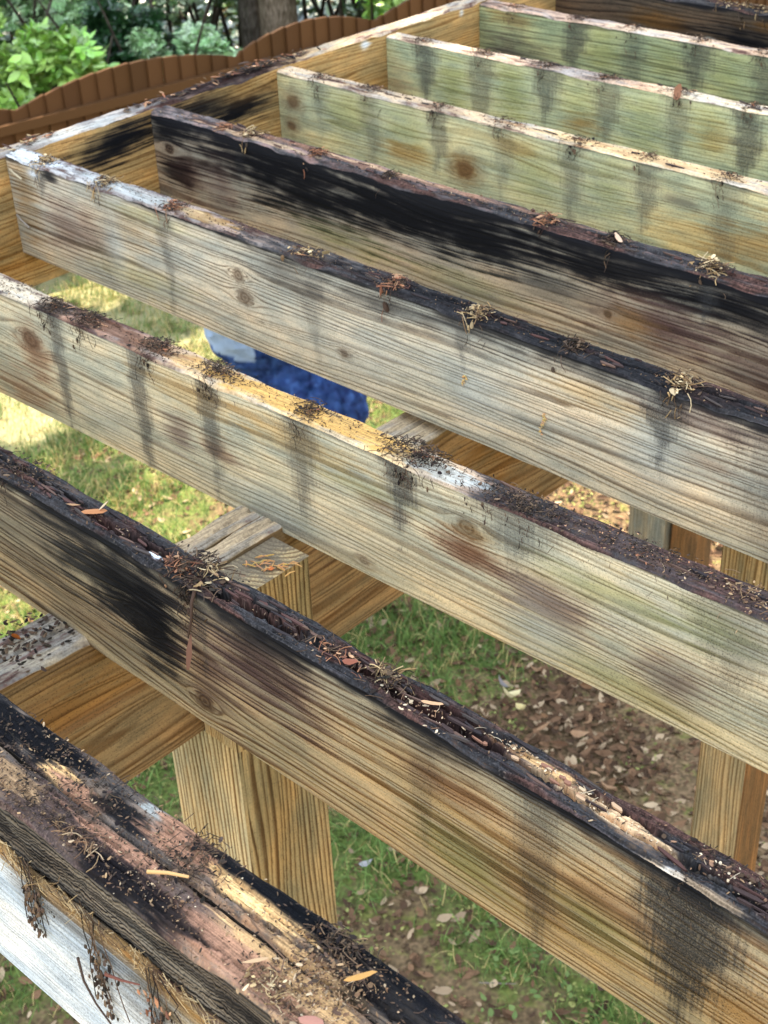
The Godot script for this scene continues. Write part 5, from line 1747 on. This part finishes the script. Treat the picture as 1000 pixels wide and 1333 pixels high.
func build_debris() -> void:
	rng.seed = 61
	for q in [[0, "fine crumbs of rotten wood over the edge joist", -0.95, -0.25, 4600], [1, "fine crumbs of rotten wood over the nearest single joist", -1.35, -0.15, 1300], [2, "fine crumbs of rotten wood over the pale joist with the yellow top", -1.75, -0.35, 2400], [3, "fine crumbs of rotten wood over the grey knotty joist", -2.0, -0.5, 2000], [4, "fine crumbs of rotten wood over the black joist", -2.0, -0.7, 1400], [5, "fine crumbs of rotten wood over the olive joist", -2.0, -0.85, 1000], [6, "fine crumbs of rotten wood over the streaked green joist", -2.0, -1.0, 800]]:
		crumbs(q[0], q[1], q[2], q[3], q[4], 0.78)
	var t := 0.02
	# edge joist
	clump("rotted_clump", "brown crumbly heap on the near part of the edge joist, left", 0, [[-0.70, 0.018, 0.075, 0.020, 800, DIRT, 0.005, 0.0, 0.06, 0.5], [-0.665, 0.012, 0.03, 0.008, 90, FRASS, 0.006, 0.0, 0.6, 0.9]])
	clump("rotted_clump", "dark crumbs over the seam at the upper left of the edge joist", 0, [[-0.69, 0.05, 0.05, 0.022, 260, DIRT, 0.005, 0.0, 0.2, 0.7], [-0.80, 0.05, 0.05, 0.02, 120, DIRT, 0.004, 0.0, 0.2, 0.7]])
	clump("rotted_clump", "heap of splintered crumbs crossing the middle of the edge joist", 0, [[-0.585, 0.05, 0.03, 0.030, 260, DIRT, 0.006, 0.0, 0.3, 0.8], [-0.60, 0.035, 0.05, 0.03, 90, PALE, 0.003, 0.0, 0.05, 0.4]])
	clump("rotted_clump", "big tan heap of chewed wood at the bottom of the edge joist", 0, [[-0.445, 0.032, 0.040, 0.034, 900, FRASS, 0.012, 0.0, 0.10, 0.66], [-0.455, 0.065, 0.03, 0.014, 200, DIRT, 0.010, 0.0, 0.3, 0.9], [-0.47, 0.012, 0.02, 0.012, 120, STRAW, 0.008, 0.0, 0.4, 0.8], [-0.43, 0.02, 0.05, 0.03, 90, PALE, 0.005, 0.0, 0.1, 0.55]])
	clump("rotted_clump", "thin scatter of crumbs on the lower reddish part of the edge joist", 0, [[-0.53, 0.018, 0.09, 0.025, 160, FRASS, 0.002, 0.0, 0.05, 0.5]])
	# nearest single joist
	clump("rotted_clump", "matted dirt at the left edge of the nearest single joist", 1, [[-1.20, 0.020, 0.05, 0.03, 260, DIRT, 0.006, 0.15, 0.2, 0.9]])
	clump("rotted_clump", "big tangle of fibres and chips straddling the nearest single joist above the post", 1, [[-0.905, 0.020, 0.040, 0.030, 260, DIRT, 0.016, 0.12, 0.4, 1.2], [-0.925, 0.012, 0.022, 0.014, 110, RUST, 0.012, 0.05, 0.3, 1.2], [-0.90, 0.002, 0.010, 0.01, 90, DIRT, 0.006, 0.9, 0.4, 1.0], [-0.885, 0.024, 0.02, 0.02, 50, STRAW, 0.014, 0.0, 0.6, 1.3]])
	clump("rotted_clump", "fibres and reddish chips in the split of the nearest joist, right of the post", 1, [[-0.715, 0.018, 0.030, 0.012, 70, RUST, 0.006, 0.0, 0.35, 1.0], [-0.735, 0.02, 0.06, 0.012, 60, DIRT, 0.004, 0.0, 0.3, 0.9]])
	clump("rotted_clump", "grey fibres and crumbs where the split of the nearest joist widens", 1, [[-0.655, 0.022, 0.030, 0.016, 130, DIRT, 0.007, 0.0, 0.4, 1.0], [-0.665, 0.026, 0.02, 0.012, 50, STRAW, 0.008, 0.0, 0.8, 1.3], [-0.61, 0.012, 0.04, 0.012, 70, PALE, 0.004, 0.03, 0.2, 0.8]])
	clump("rotted_clump", "pale chewed splinters on the right part of the nearest joist", 1, [[-0.455, 0.022, 0.045, 0.006, 60, PALE, 0.003, 0.0, 0.15, 0.75], [-0.405, 0.016, 0.04, 0.006, 50, PALE, 0.003, 0.02, 0.15, 0.75], [-0.52, 0.026, 0.04, 0.008, 60, PALE, 0.003, 0.0, 0.15, 0.7]])
	clump("rotted_clump", "grey crumbs low on the right of the nearest joist", 1, [[-0.33, 0.028, 0.05, 0.010, 90, DIRT, 0.005, 0.0, 0.25, 0.9], [-0.325, 0.024, 0.06, 0.014, 60, PALE, 0.004, 0.0, 0.1, 0.7], [-0.345, 0.004, 0.02, 0.006, 60, DIRT, 0.003, 0.5, 0.2, 0.7]])
	# pale joist
	var two := [[-1.53, 0.016, 1.0, "dark crust on the pale joist close to the left edge"], [-1.455, 0.018, 1.2, "dark ribbed crust on the reddish stretch of the pale joist"], [-1.315, 0.022, 1.1, "dark crust with an orange flake on the pale joist"], [-1.205, 0.022, 1.2, "round nest of black fibres on the pale joist, before the yellow patch"], [-1.05, 0.022, 0.7, "thin brown scatter on the yellow patch of the pale joist"], [-0.885, 0.020, 1.8, "shaggy dark clump at the end of the yellow patch"]]
	for q in two:
		var s: float = q[2]
		clump("rotted_clump", q[3], 2, [[q[0], q[1], 0.028 * s, 0.020, int(300 * s), DIRT, 0.013 * s, 0.10, 0.28, 0.95], [q[0] + 0.008, q[1], 0.02, 0.015, int(22 * s), RUST, 0.008, 0.0, 0.2, 1.2], [q[0], 0.002, 0.012, 0.008, int(40 * s), DIRT, 0.004, 0.9, 0.3, 0.8]])
	clump("rotted_clump", "long bed of dark soil and chips over the right half of the pale joist", 2, [[-0.74, 0.016, 0.06, 0.020, 700, DIRT, 0.006, 0.10, 0.15, 0.85], [-0.60, 0.020, 0.10, 0.022, 900, DIRT, 0.005, 0.04, 0.12, 0.6], [-0.60, 0.020, 0.10, 0.020, 170, RUST, 0.005, 0.0, 0.1, 0.6], [-0.48, 0.022, 0.06, 0.020, 240, FRASS, 0.005, 0.03, 0.2, 0.9]])
	# grey knotty joist
	var three := [[-1.93, 1.0, STRAW, "dry straw at the white flaking end of the grey joist"], [-1.775, 1.0, STRAW, "wisp of straw folded over the grey joist near its white end"], [-1.61, 1.0, RUST, "orange splinters on the grey joist, third clump from the rim"], [-1.17, 0.9, RUST, "orange chips in the split of the grey joist"], [-1.03, 1.0, STRAW, "tan curl of fibre leaning over the grey joist, left of the middle"], [-0.885, 0.9, DIRT, "dark matted clump on the grey joist between two tan ones"], [-0.735, 1.3, STRAW, "large tan fibrous clump on the right of the grey joist"], [-0.60, 1.2, RUST, "broken bark pieces on the grey joist at the right edge"]]
	for q in three:
		var s: float = q[1]
		var pal: Array = q[2]
		clump("rotted_clump", q[3], 3, [[q[0], 0.018, 0.011, 0.012, int(16 * s), pal, 0.015 * s, 0.06, 0.0, 2.4], [q[0], 0.018, 0.020 * s, 0.020, int(110 * s), DIRT, 0.008 * s, 0.10, 0.3, 1.0], [q[0], 0.018, 0.016 * s, 0.018, int(70 * s), pal, 0.012 * s, 0.08, 0.55, 1.35]])
	clump("rotted_clump", "tan flakes and curled chips on the grey joist right of its knot", 3, [[-1.335, 0.020, 0.03, 0.018, 70, STRAW, 0.006, 0.05, 0.2, 1.2], [-1.315, 0.02, 0.03, 0.02, 60, DIRT, 0.005, 0.05, 0.3, 0.9]])
	# black joist
	var four := [[-1.775, 0.9, STRAW, "pale bent straws on the black joist near the rim"], [-1.84, 0.6, RUST, "small orange bits on the black joist end"], [-1.62, 0.8, RUST, "reddish chips on the black joist, second clump from the rim"], [-1.46, 0.5, DIRT, "few dark bits on the black joist above the knotty one"], [-1.155, 0.9, RUST, "orange chips on the middle of the black joist"], [-1.04, 0.9, DIRT, "dark bits beside a pale seed on the black joist"], [-0.885, 1.5, STRAW, "big tan fibrous clump standing on the black joist at the right"]]
	for q in four:
		var s: float = q[1]
		clump("rotted_clump", q[3], 4, [[q[0], 0.020, 0.012, 0.012, int(14 * s), q[2], 0.016 * s, 0.06, 0.0, 2.4], [q[0], 0.020, 0.022 * s, 0.020, int(90 * s), DIRT, 0.008 * s, 0.08, 0.3, 1.0], [q[0], 0.018, 0.016 * s, 0.018, int(60 * s), q[2], 0.016 * s, 0.06, 0.5, 1.5]])
	# far joists
	for k in [5, 6, 7]:
		for x in gaps(-1.95, [-0.95, -1.1, -1.2][k - 5]):
			var xx: float = x + rng.randf_range(-0.012, 0.012)
			var s := rng.randf_range(0.8, 1.4)
			clump("rotted_clump", "dark crust over the %s where a board gap ran, about %d cm from the rim" % [["olive knotty joist", "streaked green joist", "fine-grained green joist"][k - 5], int(round((xx + 2.017) * 100.0))], k,
				[[xx, 0.018, 0.024 * s, 0.020, int(70 * s), DIRT, 0.007 * s, 0.10, 0.35, 1.1], [xx, 0.02, 0.02, 0.018, int(14 * s), RUST, 0.006, 0.0, 0.3, 1.2], [xx, 0.002, 0.012, 0.01, 24, DIRT, 0.004, 0.9, 0.3, 1.0]])
	clump("rotted_clump", "leaf crumbs and bits on the rearmost dark joist", 8, [[-1.5, 0.02, 0.10, 0.02, 160, STRAW, 0.008, 0.05, 0.3, 1.6], [-1.52, 0.02, 0.10, 0.02, 160, DIRT, 0.008, 0.1, 0.3, 1.4]])
	build_singles()


# a lump of bits on the rim: local frame of the heap is world x across, z along
func rim_heap(label: String, z: float, rz: float, n: int, pal: Array, h: float) -> void:
	var mb := MB.new()
	for i in n:
		var u := rng.randfn(0.0, 0.5)
		var at := Vector3(-2.038 + rng.randfn(0.0, 0.010), 0.004 + h * exp(-u * u) * rng.randf(), z + u * rz)
		mb.col = pick_col(pal)
		var yaw := rng.randf() * TAU
		var a := Vector3(cos(yaw), rng.randf_range(-0.3, 0.3), sin(yaw))
		var L := rng.randf_range(0.003, 0.011)
		var sdv := a.cross(Vector3.UP).normalized()
		mb.chip(at, a * L, sdv * L * rng.randf_range(0.2, 0.45), Vector3.UP * L * 0.14, rng.randf_range(-0.4, 0.8), rng)
	tag(mesh_node(mb.build(), debris_mat, "rotted_clump"), label, "debris", "rotted debris left on the joists", "stuff")


func build_singles() -> void:
	rng.seed = 71
	rim_heap("heap of dark bark bits on the rim behind the olive joist's end", -1.80, 0.13, 190, DIRT + DIRT + RUST, 0.011)
	rim_heap("brown chips along the rim between the black joist and the olive one", -1.60, 0.12, 45, RUST + DIRT, 0.003)
	rim_heap("straw and twigs on the rim at the end of the grey joist", -1.30, 0.07, 50, STRAW + RUST, 0.005)
	# strip of bark hanging from the big tangle
	var y1 := jy(1, -0.89)
	var z1 := jz(1, -0.89)
	flake("hanging_leaf", "narrow dry leaf dangling by a thread against the face of the nearest joist", "leaf", Vector3(-0.896, y1 - 0.075, z1 + 0.010), Vector3(-0.004, -0.026, 0.004), Vector3(0.0055, 0, 0.001), Vector3(0, 0, 0.0006), lin(150, 108, 88), 0.8)
	twig("hanging_fibre", "frayed fibre strand holding the dangling dry leaf", "fibre", [Vector3(-0.888, y1 + 0.004, z1 - 0.004), Vector3(-0.886, y1 - 0.012, z1 + 0.006), Vector3(-0.889, y1 - 0.034, z1 + 0.007), Vector3(-0.894, y1 - 0.055, z1 + 0.010)], 0.0022, 0.0010, lin(84, 66, 54))
	# chips to be seen one by one on the nearest joist
	flake("wood_chip", "orange wood chip lying across the nearest joist left of the fibre tangle", "chip", Vector3(-1.062, jy(1, -1.06) + 0.006, jz(1, -1.06) - 0.016), Vector3(0.013, 0.001, -0.010), Vector3(0.004, 0, 0.004), Vector3(0, 0.0018, 0), lin(190, 128, 84))
	flake("wood_chip", "pale seed-like chip standing behind the orange chip", "chip", Vector3(-1.055, jy(1, -1.055) + 0.012, jz(1, -1.055) - 0.024), Vector3(0.005, 0.006, -0.004), Vector3(0.002, 0, 0.003), Vector3(0, 0.0012, 0.001), lin(226, 196, 156))
	flake("wood_chip", "small tan sliver left of the orange chip", "chip", Vector3(-1.092, jy(1, -1.09) + 0.004, jz(1, -1.09) - 0.012), Vector3(0.008, 0, -0.005), Vector3(0.001, 0, 0.0015), Vector3(0, 0.001, 0), lin(180, 138, 100))
	flake("wood_chip", "smooth peach sliver in the split of the nearest joist", "chip", Vector3(-0.605, jy(1, -0.6) + 0.006, jz(1, -0.6) - 0.020), Vector3(0.010, 0, -0.005), Vector3(0.0012, 0, 0.0022), Vector3(0, 0.0014, 0), lin(222, 172, 128))
	flake("wood_chip", "square rust brown chip in the split near the post", "chip", Vector3(-0.695, jy(1, -0.695) + 0.006, jz(1, -0.695) - 0.014), Vector3(0.006, 0, -0.004), Vector3(0.003, 0, 0.004), Vector3(0, 0.002, 0), lin(150, 92, 70))
	# edge joist
	twig("wood_splinter", "light tan splinter lying across the edge joist", "splinter", [Vector3(-0.598, 0.036, jz(0, -0.6) - 0.022), Vector3(-0.585, 0.0375, jz(0, -0.6) - 0.030), Vector3(-0.572, 0.037, jz(0, -0.6) - 0.037)], 0.0016, 0.0011, lin(206, 160, 104))
	flake("wood_chip", "flat tan chip on the lower part of the edge joist", "chip", Vector3(-0.488, 0.034, jz(0, -0.49) - 0.020), Vector3(0.006, 0, -0.008), Vector3(0.0016, 0, 0.0012), Vector3(0, 0.0010, 0), lin(210, 170, 128))
	flake("wood_chip", "orange splinter sticking out of the big tan heap", "chip", Vector3(-0.425, 0.042, jz(0, -0.42) - 0.048), Vector3(0.007, 0.001, -0.010), Vector3(0.0022, 0, 0.0016), Vector3(0, 0.0012, 0), lin(206, 152, 88))
	flake("wood_chip", "pinkish flat chip at the foot of the big tan heap", "chip", Vector3(-0.428, 0.036, jz(0, -0.42) - 0.008), Vector3(0.009, 0.001, -0.003), Vector3(0.001, 0, 0.004), Vector3(0, 0.0012, 0), lin(188, 132, 112))
	twig("dry_root", "thin wiry root curling over the lower part of the edge joist", "root", [Vector3(-0.515, 0.034, jz(0, -0.5) - 0.040), Vector3(-0.495, 0.036, jz(0, -0.5) - 0.034), Vector3(-0.475, 0.035, jz(0, -0.5) - 0.032), Vector3(-0.468, 0.036, jz(0, -0.5) - 0.022)], 0.0007, 0.0005, lin(110, 84, 66))
	# roots and clods hanging on the white board
	var zf := func(x: float) -> float: return jz(0, x) + 0.0086
	var hang := [[-0.705, -0.026, 0.055, "dark clod with a pointed tail stuck to the white board"], [-0.628, -0.036, 0.075, "stringy root with dark crumbs hanging down the white board"], [-0.566, -0.036, 0.060, "reddish brown crumbly root on the white board at the bottom edge"]]
	for h in hang:
		var mb := MB.new()
		for i in 90:
			var f := rng.randf()
			var y: float = h[1] - h[2] * f
			var x: float = h[0] + rng.randfn(0.0, 0.008) * (1.2 - f * 0.8) + 0.004 * sin(f * 7.0)
			mb.col = pick_col(DIRT if h[0] < -0.6 else RUST + DIRT)
			var L := rng.randf_range(0.001, 0.0042)
			var a := Vector3(rng.randfn() * 0.5, -1, 0.3 * rng.randf()).normalized()
			mb.chip(Vector3(x, y, zf.call(x) + 0.002 + rng.randf() * 0.003), a * L, a.cross(Vector3.BACK).normalized() * L * 0.5, Vector3(0, 0, L * 0.4), rng.randf_range(-0.3, 0.6), rng)
		for i in 7:
			var x: float = h[0] + rng.randfn(0.0, 0.008)
			var pts: Array = []
			var rad: Array = []
			var yy: float = h[1] + 0.03
			var L: float = h[2] * rng.randf_range(0.6, 1.5)
			for s in 6:
				x += rng.randfn(0.0, 0.0035)
				pts.append(Vector3(x, yy - L * s / 5.0, zf.call(x) + 0.002 + 0.002 * rng.randf()))
				rad.append(0.0005)
			mb.col = pick_col(DIRT)
			mb.tube(pts, rad, 3)
		tag(mesh_node(mb.build(), debris_mat, "hanging_root"), h[3], "root", "", "stuff")
	twig("dry_root", "long bare root curving away across the white board", "root", [Vector3(-0.655, -0.065, zf.call(-0.65) + 0.004), Vector3(-0.650, -0.085, zf.call(-0.65) + 0.006), Vector3(-0.640, -0.102, zf.call(-0.64) + 0.006), Vector3(-0.618, -0.122, zf.call(-0.62) + 0.005)], 0.0011, 0.0006, lin(78, 62, 54))
	twig("dry_root", "straight rusty twig slanting over the upper edge of the white board", "root", [Vector3(-0.622, -0.058, zf.call(-0.62) + 0.003), Vector3(-0.598, -0.042, zf.call(-0.6) + 0.006), Vector3(-0.575, -0.028, zf.call(-0.58) + 0.006)], 0.0015, 0.0006, lin(120, 74, 62))
	flake("wood_chip", "orange flake caught on the upper edge of the white board", "chip", Vector3(-0.588, -0.010, zf.call(-0.59) + 0.003), Vector3(0.007, 0.0, 0.001), Vector3(0.0, 0.0025, 0.002), Vector3(0, 0, 0.0012), lin(206, 146, 82))
	# fuzz of fibres along the seam above the white board
	var mb := MB.new()
	for i in 420:
		var x := rng.randf_range(-0.92, -0.34)
		var y := -0.014 + rng.randfn(0.0, 0.005)
		var pts: Array = []
		var rad: Array = []
		var dv := Vector3(rng.randfn(), rng.randfn() * 0.7, 0.25 * rng.randf()).normalized() * rng.randf_range(0.003, 0.009)
		for s in 4:
			pts.append(Vector3(x, y, zf.call(x) - 0.001) + dv * (s - 1.0) + Vector3(rng.randfn(), rng.randfn(), absf(rng.randfn())) * 0.0012)
			rad.append(0.00028)
		mb.col = pick_col(STRAW)
		mb.tube(pts, rad, 3)
	tag(mesh_node(mb.build(), debris_mat, "root_fuzz"), "fine tan root fibres matted along the upper edge of the white board", "root", "", "stuff")
	# yellow fibrous strips on the sawn post top
	mb = MB.new()
	for i in 26:
		mb.col = lin(rng.randf_range(180, 214), rng.randf_range(140, 166), rng.randf_range(84, 110))
		var a := Vector3(-1.068 + 0.045 * (i / 26.0) + rng.randfn() * 0.004, -0.193, -0.872 - 0.028 * (i / 26.0) + rng.randfn() * 0.007)
		var dv := Vector3(rng.randfn(0.6, 0.4), 0.15 * rng.randf(), rng.randfn(-0.5, 0.4)).normalized() * 0.007
		mb.tube([a - dv, a + Vector3(0, 0.002, 0), a + dv + Vector3(rng.randfn(), 0, rng.randfn()) * 0.002], [0.0007, 0.001, 0.0006], 4)
	tag(mesh_node(mb.build(), debris_mat, "straw_strand"), "strand of yellow fibres lying on the sawn top of the notched post", "straw", "", "stuff")
	flake("wood_chip", "small orange flake on the sawn post top", "chip", Vector3(-1.04, -0.192, -0.880), Vector3(0.004, 0, 0.003), Vector3(0.002, 0, -0.003), Vector3(0, 0.001, 0), lin(216, 120, 66))
	flake("wood_chip", "upright orange flake on the grey top of the beam at the left edge", "chip", Vector3(-1.145, -0.176, -0.60), Vector3(0.002, 0.008, 0.003), Vector3(0.004, 0, -0.003), Vector3(0.001, 0.0, 0.001), lin(224, 128, 60))
	# dirt on the beam at the left edge
	mb = MB.new()
	for i in 300:
		var a := Vector3(-1.145 + rng.randfn() * 0.022, -0.184, -0.585 + rng.randfn() * 0.05)
		mb.col = pick_col(DIRT)
		var L := rng.randf_range(0.001, 0.005)
		var yaw := rng.randf() * TAU
		mb.chip(a, Vector3(cos(yaw), 0.1, sin(yaw)) * L, Vector3(-sin(yaw), 0, cos(yaw)) * L * 0.5, Vector3(0, L * 0.4, 0), 0.3, rng)
	tag(mesh_node(mb.build(), debris_mat, "rotted_clump"), "dark crumbs on the grey top of the beam at the left edge", "debris", "rotted debris left on the joists", "stuff")
	# frass strings on the grey joist face, and nails at its rim end
	for q in [[-1.040, -0.091, 0.018, "short yellow string of frass on the grey joist, the left one"], [-0.914, -0.108, 0.034, "long yellow string of frass on the grey joist, the right one"]]:
		mb = MB.new()
		for i in int(q[2] * 1100):
			var f: float = rng.randf()
			mb.col = lin(rng.randf_range(176, 214), rng.randf_range(146, 170), rng.randf_range(92, 116))
			var L := rng.randf_range(0.0010, 0.0022)
			mb.chip(Vector3(q[0] + 0.003 * sin(f * 6.0) + rng.randfn() * 0.0012, q[1] + q[2] * (0.5 - f), jz(3, q[0]) + 0.0014), Vector3(L, L * rng.randfn() * 0.6, 0), Vector3(-L * 0.4, L * 0.6, 0), Vector3(0, 0, L * 0.6), 0.0, rng)
		tag(mesh_node(mb.build(), debris_mat, "frass_string"), q[3], "frass", "", "stuff")
	var steel := lin(150, 140, 126)
	var z3 := jz(3, -1.99)
	twig("bent_nail", "old nail sticking out of the grey joist's rim end, the lower one", "nail", [Vector3(-2.010, -0.098, z3 + 0.003), Vector3(-1.995, -0.101, z3 + 0.007), Vector3(-1.967, -0.107, z3 + 0.011)], 0.0022, 0.0018, steel)
	twig("bent_nail", "old nail sticking out of the grey joist's rim end, the upper one", "nail", [Vector3(-2.006, -0.018, z3 + 0.003), Vector3(-1.990, -0.021, z3 + 0.006), Vector3(-1.966, -0.024, z3 + 0.009)], 0.0024, 0.0020, lin(176, 160, 130))
	# seeds and leaves on the far joists
	flake("pale_seed", "pale seed lying on the black joist, right of the middle", "seed", Vector3(-1.03, jy(4, -1.03) + 0.008, jz(4, -1.03) - 0.016), Vector3(0.010, -0.004, 0.006), Vector3(0.003, 0, -0.003), Vector3(0, 0.003, 0.001), lin(232, 190, 158))
	flake("curled_leaf", "curled brown leaf standing on the streaked green joist", "leaf", Vector3(-1.328, jy(6, -1.33) + 0.006, jz(6, -1.33) - 0.004), Vector3(0.005, -0.014, 0.008), Vector3(0.007, 0.004, -0.004), Vector3(0.001, 0.0, 0.001), lin(150, 104, 78), 3.5)
	flake("curled_leaf", "orange flake beside the straw on the grey joist's middle", "leaf", Vector3(-1.327, jy(3, -1.33) + 0.006, jz(3, -1.33) - 0.002), Vector3(0.012, 0.001, -0.002), Vector3(0.0, 0.002, 0.005), Vector3(0, 0.001, 0.001), lin(206, 140, 92))
	flake("curled_leaf", "round cream curl on the grey joist, upper right of the orange flake", "leaf", Vector3(-1.300, jy(3, -1.30) + 0.010, jz(3, -1.30) - 0.020), Vector3(0.007, 0.004, 0), Vector3(0.0, 0.004, 0.006), Vector3(0.002, 0.001, 0.001), lin(222, 194, 142), 1.4)
